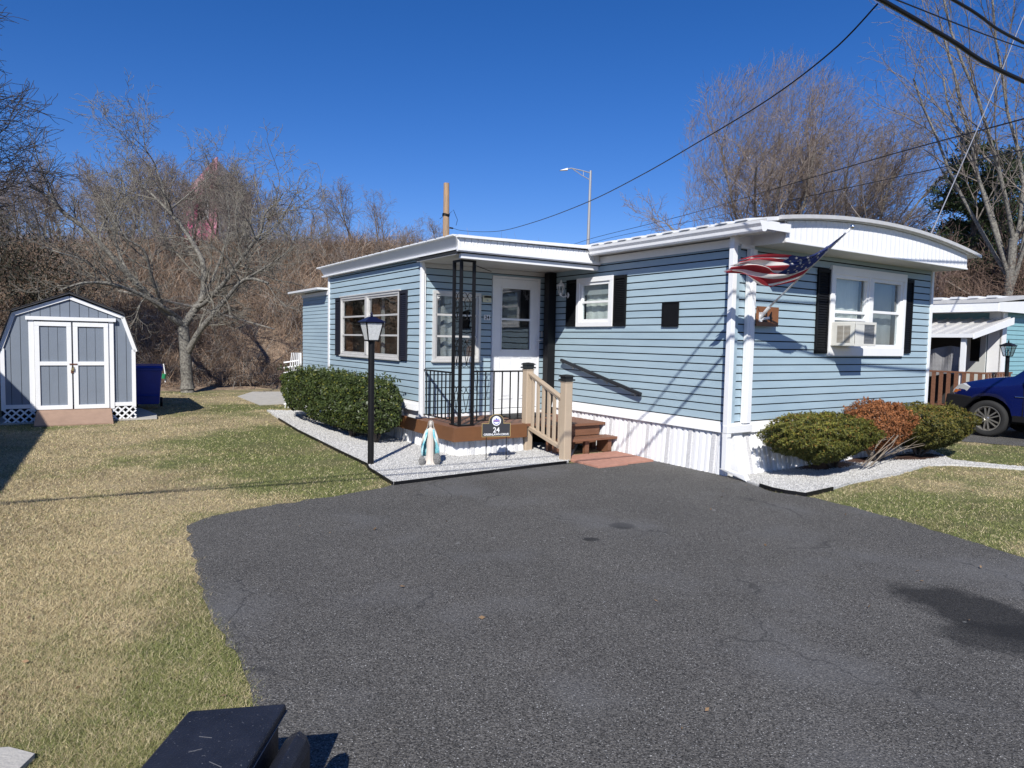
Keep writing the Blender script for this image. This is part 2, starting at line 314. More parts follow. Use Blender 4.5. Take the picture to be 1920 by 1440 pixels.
# asphalt with worn speckle and oil stains
am = mat('asphalt', (.069, .065, .059), .88, var=.14, vscale=1.1, speck=((.40, .40, .39), 170, .65), bump=.9, bscale=100, grain=(125, .0, 2.5))
def stains(m, blobs):
    n = m.node_tree.nodes; l = m.node_tree.links; b = n['Principled BSDF']; src = b.inputs['Base Color'].links[0].from_socket
    tc = n.new('ShaderNodeTexCoord'); nz = n.new('ShaderNodeTexNoise'); nz.inputs['Scale'].default_value = 4; nz.inputs['Detail'].default_value = 5
    l.new(tc.outputs['Object'], nz.inputs['Vector'])
    for (x, y, rx, ry, rot, k) in blobs:
        mp = n.new('ShaderNodeMapping'); mp.vector_type = 'TEXTURE'; mp.inputs['Location'].default_value = (x, y, 0); mp.inputs['Scale'].default_value = (rx, ry, 1); mp.inputs['Rotation'].default_value = (0, 0, rot)
        l.new(tc.outputs['Object'], mp.inputs[0]); sx = n.new('ShaderNodeSeparateXYZ'); l.new(mp.outputs[0], sx.inputs[0])
        cx = n.new('ShaderNodeCombineXYZ'); l.new(sx.outputs[0], cx.inputs[0]); l.new(sx.outputs[1], cx.inputs[1])
        ln = n.new('ShaderNodeVectorMath'); ln.operation = 'LENGTH'; l.new(cx.outputs[0], ln.inputs[0])
        ad = n.new('ShaderNodeMath'); ad.operation = 'MULTIPLY_ADD'; l.new(nz.outputs[0], ad.inputs[0]); ad.inputs[1].default_value = 1.1; l.new(ln.outputs['Value'], ad.inputs[2])
        mr = n.new('ShaderNodeMapRange'); mr.inputs[1].default_value = 1.22; mr.inputs[2].default_value = 1.58; mr.inputs[3].default_value = k; mr.inputs[4].default_value = 1
        l.new(ad.outputs[0], mr.inputs[0]); hv = n.new('ShaderNodeHueSaturation'); l.new(src, hv.inputs['Color']); l.new(mr.outputs[0], hv.inputs['Value']); src = hv.outputs[0]
    # pale dusty scuffs
    nz2 = n.new('ShaderNodeTexNoise'); nz2.inputs['Scale'].default_value = .9; nz2.inputs['Detail'].default_value = 7; l.new(tc.outputs['Object'], nz2.inputs['Vector'])
    m2 = n.new('ShaderNodeMapRange'); m2.inputs[1].default_value = .52; m2.inputs[2].default_value = .70; m2.inputs[4].default_value = .50; l.new(nz2.outputs[0], m2.inputs[0])
    mx = n.new('ShaderNodeMix'); mx.data_type = 'RGBA'; l.new(m2.outputs[0], mx.inputs[0]); l.new(src, mx.inputs[6]); mx.inputs[7].default_value = (.135, .135, .137, 1)
    # hairline cracks: warped voronoi edges, only where a broad noise allows
    vo = n.new('ShaderNodeTexVoronoi'); vo.feature = 'DISTANCE_TO_EDGE'; vo.inputs['Scale'].default_value = .42
    wp = n.new('ShaderNodeTexNoise'); wp.inputs['Scale'].default_value = 2.5; wp.inputs['Detail'].default_value = 6; l.new(tc.outputs['Object'], wp.inputs['Vector'])
    vm = n.new('ShaderNodeVectorMath'); vm.operation = 'MULTIPLY_ADD'; vm.inputs[1].default_value = (.7, .7, 0); l.new(wp.outputs['Color'], vm.inputs[0]); l.new(tc.outputs['Object'], vm.inputs[2]); l.new(vm.outputs[0], vo.inputs['Vector'])
    ck = n.new('ShaderNodeMapRange'); ck.inputs[1].default_value = .0; ck.inputs[2].default_value = .005; ck.inputs[3].default_value = 1; ck.inputs[4].default_value = 0; l.new(vo.outputs['Distance'], ck.inputs[0])
    ar = n.new('ShaderNodeMapRange'); ar.inputs[1].default_value = .50; ar.inputs[2].default_value = .55; ar.inputs[4].default_value = .7; l.new(nz2.outputs[0], ar.inputs[0]); mu = n.new('ShaderNodeMath'); mu.operation = 'MULTIPLY'; l.new(ck.outputs[0], mu.inputs[0]); l.new(ar.outputs[0], mu.inputs[1])
    m5 = n.new('ShaderNodeMix'); m5.data_type = 'RGBA'; l.new(mu.outputs[0], m5.inputs[0]); l.new(mx.outputs[2], m5.inputs[6]); m5.inputs[7].default_value = (.02, .02, .02, 1)
    # a few pale dried splashes
    sp = n.new('ShaderNodeTexNoise'); sp.inputs['Scale'].default_value = 5.5; sp.inputs['Detail'].default_value = 8; l.new(tc.outputs['Object'], sp.inputs['Vector']); s2 = n.new('ShaderNodeMapRange'); s2.inputs[1].default_value = .70; s2.inputs[2].default_value = .74; s2.inputs[4].default_value = .5; l.new(sp.outputs[0], s2.inputs[0])
    m6 = n.new('ShaderNodeMix'); m6.data_type = 'RGBA'; l.new(s2.outputs[0], m6.inputs[0]); l.new(m5.outputs[2], m6.inputs[6]); m6.inputs[7].default_value = (.28, .28, .27, 1)
    l.new(m6.outputs[2], b.inputs['Base Color'])
stains(am, [(1.015, 6.17, .135, .12, 0, .06), (.689, 5.726, .085, .06, 0, .15), (2.95, 4.25, .36, .62, .35, .22), (2.85, 3.9, .42, .26, 0, .35)])
sheet('driveway', ASPH, -.004, am, amp=.032)
sheet('neighbour_driveway', NPATH, -.003, am, amp=.01, seed=4)
gvm = mat('gravel_white', (.56, .555, .54), .9, var=.08, vscale=3, speck=((.26, .26, .26), 75, .60), grain=(70, .65, 1.2), bump=1.0, bscale=70)
sheet('gravel_bed', BEDL, -.02, gvm, th=.04, amp=.01, seed=2); sheet('gravel_bed', BEDR, -.02, gvm, th=.036, amp=.01, seed=3)
# loose stones over both beds
def stones(poly, n, z, name):
    xs = [p[0] for p in poly]; ys = [p[1] for p in poly]; x = RNG.uniform(min(xs), max(xs), n * 3); y = RNG.uniform(min(ys), max(ys), n * 3)
    k = inpoly(x, y, poly); x, y = x[k][:n], y[k][:n]; n = len(x)
    O = np.array([(1, 0, 0), (-1, 0, 0), (0, 1, 0), (0, -1, 0), (0, 0, 1), (0, 0, -1)], float); OF = np.array([(0, 2, 4), (2, 1, 4), (1, 3, 4), (3, 0, 4), (2, 0, 5), (1, 2, 5), (3, 1, 5), (0, 3, 5)])
    s = RNG.uniform(.0045, .0105, (n, 1, 1)); V = O[None] * s * RNG.uniform(.6, 1.3, (n, 6, 1)); a = RNG.uniform(0, 6.3, n); ca, sa = np.cos(a)[:, None], np.sin(a)[:, None]
    X = V[:, :, 0] * ca - V[:, :, 1] * sa + x[:, None]; Y = V[:, :, 0] * sa + V[:, :, 1] * ca + y[:, None]; Z = V[:, :, 2] * .8 + z + .004
    F = (OF[None] + 6 * np.arange(n)[:, None, None]).reshape(-1, 3)
    tone = RNG.uniform(.38, .66, (n, 1)); tone[RNG.random(n) < .07] *= .6
    colr = np.repeat(tone * np.array([1, .985, .95]), 6, 0)
    o = npmesh(name, np.stack([X, Y, Z], 2).reshape(-1, 3), F, mat('stone_chips', rough=.9, attr='Col'), colors=colr)
    tag(o, 'loose white stone chips covering the bed', 'gravel', kind='stuff'); return o
s1 = stones(BEDL, 48000, .02, 'gravel'); s1['label'] = 'white stone chips of the bed in front of the porch and hedge'
s2 = stones(BEDR, 26000, .016, 'gravel'); s2['label'] = 'white stone chips of the bed under the clipped yews'
# black plastic edging strips
def edging(pts, z0, z1, label):
    mb = MB()
    for (a, b) in zip(pts[:-1], pts[1:]): mb.bar((a[0], a[1], (z0 + z1) / 2), (b[0], b[1], (z0 + z1) / 2), .018, z1 - z0)
    solo('edging_strip', mb, BLACK, label, 'edging', fr=WF)
edging([(-1.31, 7.73), (-.624, 8.262), (.159, 8.87), (.76, 9.325)], -.01, .032, 'black edging strip between white gravel and asphalt below the porch')
edging([(2.93, 8.02), (2.99, 7.82), (3.09, 7.68), (3.27, 7.545), (3.73, 7.90)], -.01, .036, 'black edging strip round the gravel tip by the downspout')
edging([(-1.33, 7.745), (-1.78, 8.61), (-1.87, 8.90), (-2.455, 9.86), (-3.035, 10.84), (-3.74, 12.03), (-4.635, 13.69)], -.01, .028, 'thin black edging strip between lawn and gravel beside the hedge')
# mulch rings
mul = mat('mulch', (.050, .020, .010), .95, var=.4, vscale=30, bump=1, bscale=60)
for (x, y, rx, ry, lb) in [(4.33, 9.42, .62, .24, 'left green yew'), (5.15, 9.98, .5, .2, 'browned yew'), (6.12, 10.35, .62, .24, 'right green yew')]:
    mb = MB(); k = 26; rr = random.Random(int(x * 10)); ring = []
    for j in range(k):
        t = 2 * pi * j / k; q = rr.uniform(.86, 1.1); ring.append((x + (rx * cos(t) * cos(.55) - ry * sin(t) * sin(.55)) * q, y + (rx * cos(t) * sin(.55) + ry * sin(t) * cos(.55)) * q, .018))
    mb.add([(x, y, .05)] + ring, [(0, 1 + j, 1 + (j + 1) % k) for j in range(k)]); solo('mulch', mb, mul, 'dark brown mulch ring under the ' + lb, 'mulch', fr=WF, kind='stuff')
cm = mat('concrete', (.42, .40, .36), .9, var=.12, vscale=4, bump=.4, bscale=60)
sheet('concrete_path', [(-6.0, 16.4), (-7.4, 18.6), (-7.6, 20.2), (-6.2, 20.6), (-4.8, 17.4)], -.005, cm, th=.02, amp=.0)
sheet('concrete_pad', [(-2.35, 1.9), (-1.8, 2.3), (-1.82, 2.58), (-1.95, 2.62), (-2.6, 2.5)], -.01, cm, th=.03, amp=.0)
sheet('concrete_pad', [(9.0 - .4, 13.7), (7.1, 13.3), (6.8, 13.9), (8.7, 16.4), (10.0, 15.5)], -.01, cm, th=.05, amp=.0)

# grass blades -------------------------------------------------------
def blades(name, n, x0, x1, y0, y1, excl, label, incl=None):
    t = RNG.random(n * 3); y = 1 / (1 / y0 + t * (1 / y1 - 1 / y0)); x = RNG.uniform(-1, 1, n * 3) * .86 * y + RNG.uniform(-.4, .4, n * 3)
    k = (x > x0) & (x < x1)
    for e in excl: k &= ~inpoly(x + RNG.normal(0, .028, len(x)), y + RNG.normal(0, .028, len(x)), e)
    hx = cos(ANG) * (x - CX) + sin(ANG) * (y - CY); hy = -sin(ANG) * (x - CX) + cos(ANG) * (y - CY)
    k &= ~((hx > -2.3) & (hx < 4.9) & (hy > -.05)); k &= (fbm(x, y, 3.1, 31) + RNG.uniform(-.2, .2, len(x))) > .27
    x, y = x[k][:n], y[k][:n]; n = len(x); h = RNG.uniform(.008, .027, n); w = np.maximum(.0014, y * .00042)
    a = RNG.uniform(0, 2 * pi, n); lean = RNG.uniform(.2, 2.2, n); b = RNG.uniform(0, 2 * pi, n)
    P = np.stack([x, y, np.full(n, -.012)], 1); W = np.stack([np.cos(a) * w, np.sin(a) * w, np.zeros(n)], 1)
    T = P + np.stack([np.cos(b) * h * lean, np.sin(b) * h * lean, h], 1)
    V = np.stack([P - W, P + W, T], 1).reshape(-1, 3); F = np.arange(3 * n).reshape(-1, 3)
    c = lawn_color(x, y, RNG.random(n)) * RNG.uniform(.62, 1.5, (n, 1)); gr = RNG.random(n) < .12; c[gr] = np.array([.11, .15, .035]) * RNG.uniform(.7, 1.4, (gr.sum(), 1))
    st = RNG.random(n) < .18; c[st] = np.array([.56, .47, .29]) * RNG.uniform(.7, 1.2, (st.sum(), 1))
    o = npmesh(name, V, F, mat('grass_blade', rough=.8, attr='Col'), colors=np.repeat(c, 3, 0)); tag(o, label, 'grass', kind='stuff'); return o
EXC = [ASPH, BEDL, BEDR, NPATH]
blades('grass', 380000, -19, .5, 2.3, 20, EXC, 'short straw coloured winter grass of the left lawn with green patches')
blades('grass', 170000, 2.4, 16, 3.6, 17, EXC, 'short green and straw grass of the lawn to the right of the driveway')

# a few dry leaves and twigs dropped on lawn and driveway
def litter():
    n = 420; y = RNG.uniform(2.8, 19, n); x = RNG.uniform(-.72, .72, n) * y; k = ~inpoly(x, y, BEDL) & ~inpoly(x, y, BEDR); hx = cos(ANG) * (x - CX) + sin(ANG) * (y - CY); hy = -sin(ANG) * (x - CX) + cos(ANG) * (y - CY); k &= ~((hx > -2.6) & (hx < 5) & (hy > -.2)); k &= ~inpoly(x, y, ASPH) | (RNG.random(n) < .22)
    x, y = x[k], y[k]; n = len(x); a = RNG.uniform(0, 6.3, n); s = RNG.uniform(.008, .022, n); z = RNG.uniform(.006, .018, n)
    P = np.stack([x, y, z], 1); U = np.stack([np.cos(a) * s, np.sin(a) * s, RNG.normal(0, .3, n) * s], 1); W = np.stack([-np.sin(a) * s * .45, np.cos(a) * s * .45, RNG.normal(0, .3, n) * s], 1); V = np.stack([P - U, P + W, P + U, P - W], 1).reshape(-1, 3); i = 4 * np.arange(n)
    c = np.array([.15, .095, .05]) * RNG.uniform(.5, 1.7, (n, 1)); tag(npmesh('fallen_leaves', V, np.stack([i, i + 1, i + 2, i + 3], 1), mat('dry_leaf', rough=.85, attr='Col'), colors=np.repeat(c, 4, 0)), 'small dry brown leaves scattered over the lawn and driveway', 'leaves', kind='stuff')
litter()

# ================================================================== THE MOBILE HOME
PITCH, Z0 = .103, .668
home = thing('mobile_home', 'blue mobile home with white skirting, bowed front overhang and porch extension', 'house', (0, 0, 0))
def on(axis, c, out):
    """maps wall coords (a along, d outwards, z) to frame coords. axis 'x': wall runs in y at x=c ; axis 'y': wall runs in x at y=c ; out = -1/+1 outward sign"""
    return (lambda a, d, z: (c + out * d, a, z)) if axis == 'x' else (lambda a, d, z: (a, c + out * d, z))
def wbox(mb, P, a0, a1, d0, d1, z0, z1, m=0):
    p = P(a0, d0, z0); q = P(a1, d1, z1); return mb.box(p[0], q[0], p[1], q[1], p[2], q[2], m)
def cuts(a0, a1, z0, z1, holes):
    """rectangles of [a0,a1]x[z0,z1] left after removing holes"""
    rects = [(a0, a1, z0, z1)]
    for (h0, h1, g0, g1) in holes:
        nr = []
        for (p, q, r, s) in rects:
            if h1 <= p or h0 >= q or g1 <= r or g0 >= s: nr.append((p, q, r, s)); continue
            if h0 > p: nr.append((p, h0, r, s))
            if h1 < q: nr.append((h1, q, r, s))
            m0, m1 = max(p, h0), min(q, h1)
            if g0 > r: nr.append((m0, m1, r, g0))
            if g1 < s: nr.append((m0, m1, g1, s))
        rects = nr
    return [r for r in rects if r[1] - r[0] > .01 and r[3] - r[2] > .012]
def wall_skin(parent, P, a0, a1, z0, z1, holes, joints=()):
    mb = MB()
    for (p, q, r, s) in cuts(a0, a1, z0, z1, holes): wbox(mb, P, p, q, -.06, 0, r, s)
    w = part('wall', mb, DARKGAP, parent)
    k = 0; rr = random.Random(int(a1 * 100))
    while z0 + k * PITCH < z1 - .02:
        b0, b1 = z0 + k * PITCH, min(z1, z0 + (k + 1) * PITCH); k += 1
        for (p, q, r, s) in cuts(a0, a1, b0, b1, holes):
            lo_ = .016 if abs(r - b0) < 1e-6 else .012; mb = MB(); gap = .016 if abs(r - b0) < 1e-6 else .0
            j = rr.uniform(-.0012, .0012)
            A = [P(p + .001, .001, r + gap), P(q - .001, .001, r + gap), P(q - .001, lo_ + j, r + gap), P(p + .001, lo_ + j, r + gap)]
            B = [P(p + .001, .001, s), P(q - .001, .001, s), P(q - .001, .006, s), P(p + .001, .006, s)]
            mb.hexa(A, B); part('siding_board', mb, SIDING, parent)
    return w
PL = on('x', 0, -1)      # long wall, outward = -x
PF = on('y', 0, -1)      # front wall
PD = on('y', 3.95, -1)   # porch door wall
PS = on('x', -2.40, -1)  # extension side wall
PR = on('x', -2.40, -1)
# openings (inner glass areas) a0,a1,z0,z1
W1 = (2.35, 3.02, 2.0, 2.57); W2 = (2.08, 3.84, 1.66, 2.66); W3 = (4.77, 7.45, 1.35, 2.39); W4 = (-2.17, -1.41, 1.35, 2.36); DR = (-1.10, -.24, .52, 2.66)
wall_skin(home, PL, 0.0, 3.93, Z0, 2.87, [W1]); wall_skin(home, PF, .0, 4.78, Z0, 2.90, [W2])
wall_skin(home, PD, -2.38, -.02, .47, 2.80, [W4, DR]); wall_skin(home, PS, 3.97, 8.27, Z0, 2.88, [W3])
# plain far walls, floor and inside of the shell so that light does not leak
mb = MB(); mb.box(4.74, 4.80, .06, 14, .3, 2.9); mb.box(.06, 4.74, 13.94, 14, .3, 2.9); mb.box(.06, 4.74, .06, 13.94, .40, .46)
mb.box(-.06, 0, 8.3, 14, .3, 2.9); mb.box(-2.34, -.06, 4.0, 8.24, .40, .46); mb.box(-2.34, -.06, 8.24, 8.27, .4, 2.9)
part('rear_wall', mb, INTER, home)
# door wall foot, black corner post, inside corner
mb = MB(); wbox(mb, PD, -2.38, -.02, -.05, .004, .40, .47); part('wall_base', mb, WHITE, home)
mb = MB().box(-.17, -.02, 3.70, 3.84, .425, 2.80); part('corner_post', mb, BLACK, home, bevel=.004)

# corner trims
mb = MB().box(-2.435, -2.385, 3.895, 3.96, .45, 2.88); mb.box(-2.425, -2.35, 3.915, 3.945, .45, 2.80); part('corner_trim', mb, WHITE, home, bevel=.003)
mb = MB().box(-2.43, -2.385, 8.22, 8.29, .6, 2.88); part('corner_trim', mb, WHITE, home)
mb = MB().box(4.77, 4.83, -.03, .04, .64, 2.90); part('corner_trim', mb, WHITE, home)
mb = MB().box(-.028, .03, -.03, .05, .66, 2.88); part('corner_trim', mb, SIDING, home)

# white belt below the siding, with a stepped drip edge
def belt(P, a0, a1, zb=.537, zt=.668, n='trim_band'):
    mb = MB(); prof = [(.0, zt), (.022, zt - .004), (.026, zt - .03), (.045, zt - .038), (.062, zb + .02), (.066, zb), (0, zb)]
    mb.prism([P(a0, d, z) for d, z in prof], [P(a1, d, z) for d, z in prof]); part(n, mb, WHITE, home)
belt(PL, -.06, 3.78); belt(PF, .05, 4.82); belt(PS, 3.99, 8.29)
# skirting: vertical ribbed panels, every fourth one perforated
perf = mat('perforated_skirt', (.66, .66, .67), .55, speck=((.40, .40, .41), 160, .50))
def skirting(P, a0, a1, z0, z1, w=.098, flare=.04, thing_=None, d0=.012):
    n = max(1, int(round((a1 - a0) / w))); w = (a1 - a0) / n
    for i in range(n):
        x = a0 + i * w; prof = [(0, 0), (.16, 0), (.24, .018), (.62, .018), (.70, 0), (.96, 0)] if i % 2 else [(0, 0), (.10, 0), (.2, .02), (.80, .02), (.9, 0), (.97, 0)]
        mb = MB(); pr = [(x + u * w, d0 + d) for u, d in prof]; bk = [(x + .97 * w, d0 - .01), (x, d0 - .01)]
        pr = pr + bk
        mb.prism([P(a, d + flare, z0) for a, d in pr], [P(a, d, z1) for a, d in pr])
        part('skirting_panel', mb, perf if i % 4 == 2 else WHITE2, thing_ or home)
skirting(PL, -.02, 3.75, -.02, .54); skirting(PF, .03, 4.80, -.02, .54, flare=.13); skirting(PS, 4.55, 8.27, -.02, .54)
mb = MB(); wbox(mb, PL, 0, 3.9, -.06, -.01, -.02, .60); wbox(mb, PF, 0.02, 4.8, -.06, -.01, -.02, .60); wbox(mb, PS, 4.0, 8.27, -.06, -.01, -.02, .60); part('skirt_backing', mb, WHITE2, home)
mb = MB().prism([PF(.0, .17, -.02), PF(.16, .17, -.02), PF(.16, .0, -.02), PF(.0, .0, -.02)], [PF(.0, .045, .56), PF(.16, .045, .56), PF(.16, 0, .56), PF(0, 0, .56)]); part('skirt_corner', mb, WHITE2, home)

# ---- main bowed roof
def arcz(x): return 3.335 - .2 * ((x - 2.4) / 2.6) ** 2
def roof_prof(x0, x1, n, dz=0): return [(x0 + (x1 - x0) * i / n, arcz(x0 + (x1 - x0) * i / n) + dz) for i in range(n + 1)]
top = roof_prof(-.20, 5.02, 24); bot = roof_prof(-.20, 5.02, 24, -.045)
mb = MB(); loop = top + bot[::-1]; mb.prism([(x, -.56, z) for x, z in loop], [(x, 14.1, z) for x, z in loop]); roof = part('roof', mb, ROOFW, home)
for k in range(48):     # raised standing ribs across the roof
    y = -.30 + .30 * k; pr = roof_prof(-.23, 5.04, 12, .022); pb = roof_prof(-.23, 5.04, 12, .002)
    mb = MB().prism([(x, y, z) for x, z in pr + pb[::-1]], [(x, y + .17, z) for x, z in pr + pb[::-1]]); part('roof_rib', mb, ROOFW, roof)
mb = MB()  # rolled edge over the front fascia
for (za, zb, ya, yb) in [(-.036, .010, -.60, -.565)]:
    a = roof_prof(.02, 5.08, 24, zb) + roof_prof(.02, 5.08, 24, za)[::-1]; mb.prism([(x, ya, z) for x, z in a], [(x, yb, z) for x, z in a])
part('roof_edge', mb, ALU, roof)
# front overhang: slatted fascia, soffit
ns = 40; x0, x1 = .27, 4.80; w = (x1 - x0) / ns
for i in range(ns):
    a, b = x0 + i * w, x0 + (i + 1) * w; mb = MB(); pts = [(a + .002, -.502), (a + .012, -.512), (a + w * .5, -.509), (b - .012, -.512), (b - .002, -.502), (b - .002, -.49), (a + .002, -.49)]
    mb.prism([(x, y, 2.915) for x, y in pts], [(x, y, arcz(x) - .055) for x, y in pts]); part('fascia_slat', mb, WHITE, home)
mb = MB().box(.25, 4.82, -.488, -.47, 2.90, 3.12); part('fascia_backing', mb, WHITE, home)
mb = MB().box(.25, 4.82, -.52, -.485, 2.893, 2.918); part('fascia_lip', mb, WHITE, home, bevel=.003)
a = [(x, z - .045) for x, z in roof_prof(.25, 4.82, 20)]; lp = a + [(4.82, 3.0), (.25, 3.0)]
mb = MB().prism([(x, -.485, z) for x, z in lp], [(x, -.47, z) for x, z in lp]); part('fascia_backing', mb, WHITE, home)
mb = MB().box(.25, .27, -.505, .0, 2.895, 3.09); part('fascia_return', mb, WHITE, home); mb = MB().box(4.80, 4.82, -.505, .0, 2.895, 3.09); part('fascia_return', mb, WHITE, home)
mb = MB().box(.27, 4.80, -.485, .0, 2.90, 2.915); part('soffit', mb, SOFF, home)
mb = MB().box(.02, .27, -.05, -.0, 2.85, 2.90); part('soffit_trim', mb, WHITE, home)
mb = MB().box(-.03, .26, -.022, -.002, 2.87, 3.14); part('gable_panel', mb, WHITE, home); part('fascia_end', MB().box(-.20, .27, -.556, -.535, 3.0, 3.10), WHITE, home)
# side eave: wall strip, soffit and gutter
mb = MB().box(-.03, -.002, -.02, 3.95, 2.87, 2.97); part('eave_board', mb, WHITE, home)
mb = MB().box(-.2, .0, -.54, 14, 2.985, 3.0); mb.box(-.215, -.195, -.56, 14, 2.97, 3.12); part('soffit', mb, SOFF, home)
gp = [(-.20, 3.085), (-.205, 2.985), (-.235, 2.965), (-.28, 2.965), (-.295, 2.985), (-.30, 3.02), (-.325, 3.055), (-.33, 3.085), (-.322, 3.085), (-.315, 3.06), (-.29, 3.02), (-.28, 2.98), (-.24, 2.98), (-.215, 2.99), (-.21, 3.085)]
mb = MB().prism([(x, -.56, z) for x, z in gp], [(x, 2.5, z) for x, z in gp]); mb.prism([(x, -.575, z) for x, z in gp[:8]], [(x, -.56, z) for x, z in gp[:8]]); mb.prism([(x, 2.5, z) for x, z in gp[:8]], [(x, 2.512, z) for x, z in gp[:8]])
part('gutter', mb, WHITE, home)
# downspout and second corner board
mb = MB(); mb.box(-.165, -.09, -.085, -.015, .10, 2.985); mb.box(-.160, -.095, -.095, -.005, .50, .56)
mb.hexa([(-.165, -.085, .10), (-.09, -.085, .10), (-.09, -.015, .10), (-.165, -.015, .10)][::-1], [(-.165, -.40, -.0 + .005), (-.09, -.40, .005), (-.09, -.36, .075), (-.165, -.36, .075)][::-1])
part('downspout', mb, WHITE, home, bevel=.006)
mb = MB().box(.16, .30, -.075, -.018, .66, 2.85); mb.box(.20, .26, -.085, -.075, .66, 2.85); part('corner_board', mb, WHITE, home, bevel=.004)
mb = MB().box(-.17, .30, -.10, -.02, .55, .645); part('strap', mb, WHITE, home, bevel=.005)

# ---- extension roof and porch canopy
mb = MB()
lp = [(-2.60, 3.062), (-.2, 3.12), (-.2, 3.085), (-2.50, 3.03), (-2.60, 3.052)]
mb.prism([(x, 2.60, z) for x, z in lp], [(x, 8.50, z) for x, z in lp]); canopy = part('porch_roof', mb, ROOFW, home)
for k in range(21):
    y = 2.64 + .285 * k; mb = MB(); q = [(-2.59, 3.076), (-.22, 3.136), (-.22, 3.12), (-2.59, 3.060)]
    mb.prism([(x, y, z) for x, z in q], [(x, y + .20, z) for x, z in q]); part('roof_rib', mb, ROOFW, canopy)
mb = MB().hexa([(-2.475, 2.60, 2.90), (-2.455, 2.60, 2.90), (-2.455, 8.40, 2.90), (-2.475, 8.40, 2.90)], [(-2.57, 2.60, 3.062), (-2.55, 2.60, 3.062), (-2.55, 8.40, 3.062), (-2.57, 8.40, 3.062)]); part('side_fascia', mb, WHITE, canopy)
mb = MB().box(-2.51, -2.44, 2.56, 8.44, 2.88, 2.900); part('side_lip', mb, WHITE, canopy)
ns = 24; w = 2.50 / ns
for i in range(ns):
    a = -2.53 + i * w; mb = MB(); pts = [(a + .002, 2.592), (a + .012, 2.580), (a + w * .5, 2.584), (a + w - .012, 2.580), (a + w - .002, 2.592), (a + w - .002, 2.60), (a + .002, 2.60)]
    mb.prism([(x, y, 2.90) for x, y in pts], [(x, y, 3.03 + .02 * (i / ns)) for x, y in pts]); part('fascia_slat', mb, WHITE, canopy)
mb = MB().hexa([(-2.55, 2.535, 3.03), (-.06, 2.535, 3.075), (-.06, 2.62, 3.075), (-2.55, 2.62, 3.03)], [(-2.55, 2.535, 3.065), (-.06, 2.535, 3.11), (-.06, 2.62, 3.11), (-2.55, 2.62, 3.065)]); part('roof_edge', mb, WHITE, canopy)
mb = MB().box(-2.545, -.02, 2.555, 2.60, 2.858, 2.90); mb.box(-2.545, -.02, 2.57, 2.60, 2.845, 2.858); part('fascia_lip', mb, WHITE, canopy, bevel=.003)
mb = MB().box(-2.46, -.02, 2.62, 2.68, 2.765, 2.845); part('canopy_beam', mb, WHITE, canopy)
for k in range(13): mb = MB().box(-2.50, -.01, 2.685 + k * .097, 2.685 + k * .097 + .091, 2.815, 2.828); part('soffit_panel', mb, SOFF, canopy)
mb = MB().box(-2.51, -.005, 2.61, 3.95, 2.83, 2.86); part('canopy_ceiling', mb, DARKGAP, canopy)
mb = MB().box(-2.37, -.03, 3.915, 3.932, 2.745, 2.812); part('frieze_board', mb, SOFF, home)
# ---- lower rear section
PRr = on('x', -2.40, -1)
mb = MB()
for k in range(24):
    z = .66 + .0775 * k; mb.hexa([PR(8.32, 0, z), PR(10.1, 0, z), PR(10.1, .014, z + .006), PR(8.32, .014, z + .006)], [PR(8.32, 0, z + .0775), PR(10.1, 0, z + .0775), PR(10.1, .004, z + .0775), PR(8.32, .004, z + .0775)])
rear = part('rear_wall_siding', mb, SIDING, home, kind='stuff')
mb = MB(); wbox(mb, PR, 8.3, 10.1, -.06, -.005, .0, 2.56); wbox(mb, PR, 8.3, 10.1, -.005, .01, -.02, .60); part('rear_wall', mb, WHITE2, home)
mb = MB(); wbox(mb, PR, 8.3, 10.12, -.0, .03, 2.52, 2.60); part('trim_band', mb, WHITE, home)
mb = MB(); wbox(mb, PR, 8.3, 10.12, 0, .04, .60, .66); part('trim_band', mb, WHITE, home)
mb = MB().box(-2.65, 0, 8.3, 10.45, 2.62, 2.66); part('rear_roof', mb, ROOFW, home)
mb = MB().box(-2.36, 0, 10.06, 10.1, 0, 2.62); part('rear_wall', mb, SIDING, home)

# ---- windows
def frame_rect(mb, P, a0, a1, z0, z1, w, d0, d1, wt=None, wb=None):
    wt = w if wt is None else wt; wb = w if wb is None else wb
    wbox(mb, P, a0, a0 + w, d0, d1, z0 + wb, z1 - wt); wbox(mb, P, a1 - w, a1, d0, d1, z0 + wb, z1 - wt)
    wbox(mb, P, a0, a1, d0, d1 + .001, z1 - wt, z1); wbox(mb, P, a0, a1, d0, d1 + .001, z0, z0 + wb)
def shutter(P, a0, a1, z0, z1, m, nl=24):
    mb = MB(); frame_rect(mb, P, a0, a1, z0, z1, .032, .016, .042, .05, .05); wbox(mb, P, a0 + .03, a1 - .03, .016, .019, z0 + .05, z1 - .05); zm = (z0 + z1) / 2
    s = part('shutter', mb, m, home, bevel=.003)
    for i in range(nl):
        z = z0 + .055 + (z1 - z0 - .12) * i / nl; h = (z1 - z0 - .12) / nl; mb = MB()
        mb.hexa([P(a0 + .033, .021, z), P(a1 - .033, .021, z), P(a1 - .033, .038, z), P(a0 + .033, .038, z)], [P(a0 + .033, .021, z + h * .9), P(a1 - .033, .021, z + h * .9), P(a1 - .033, .024, z + h * .9), P(a0 + .033, .024, z + h * .9)])
        part('louver', mb, m, s)
def pane(P, a0, a1, z0, z1, d, m, parent):
    mb = MB(); wbox(mb, P, a0, a1, d - .003, d, z0, z1); return part('pane', mb, m, parent)
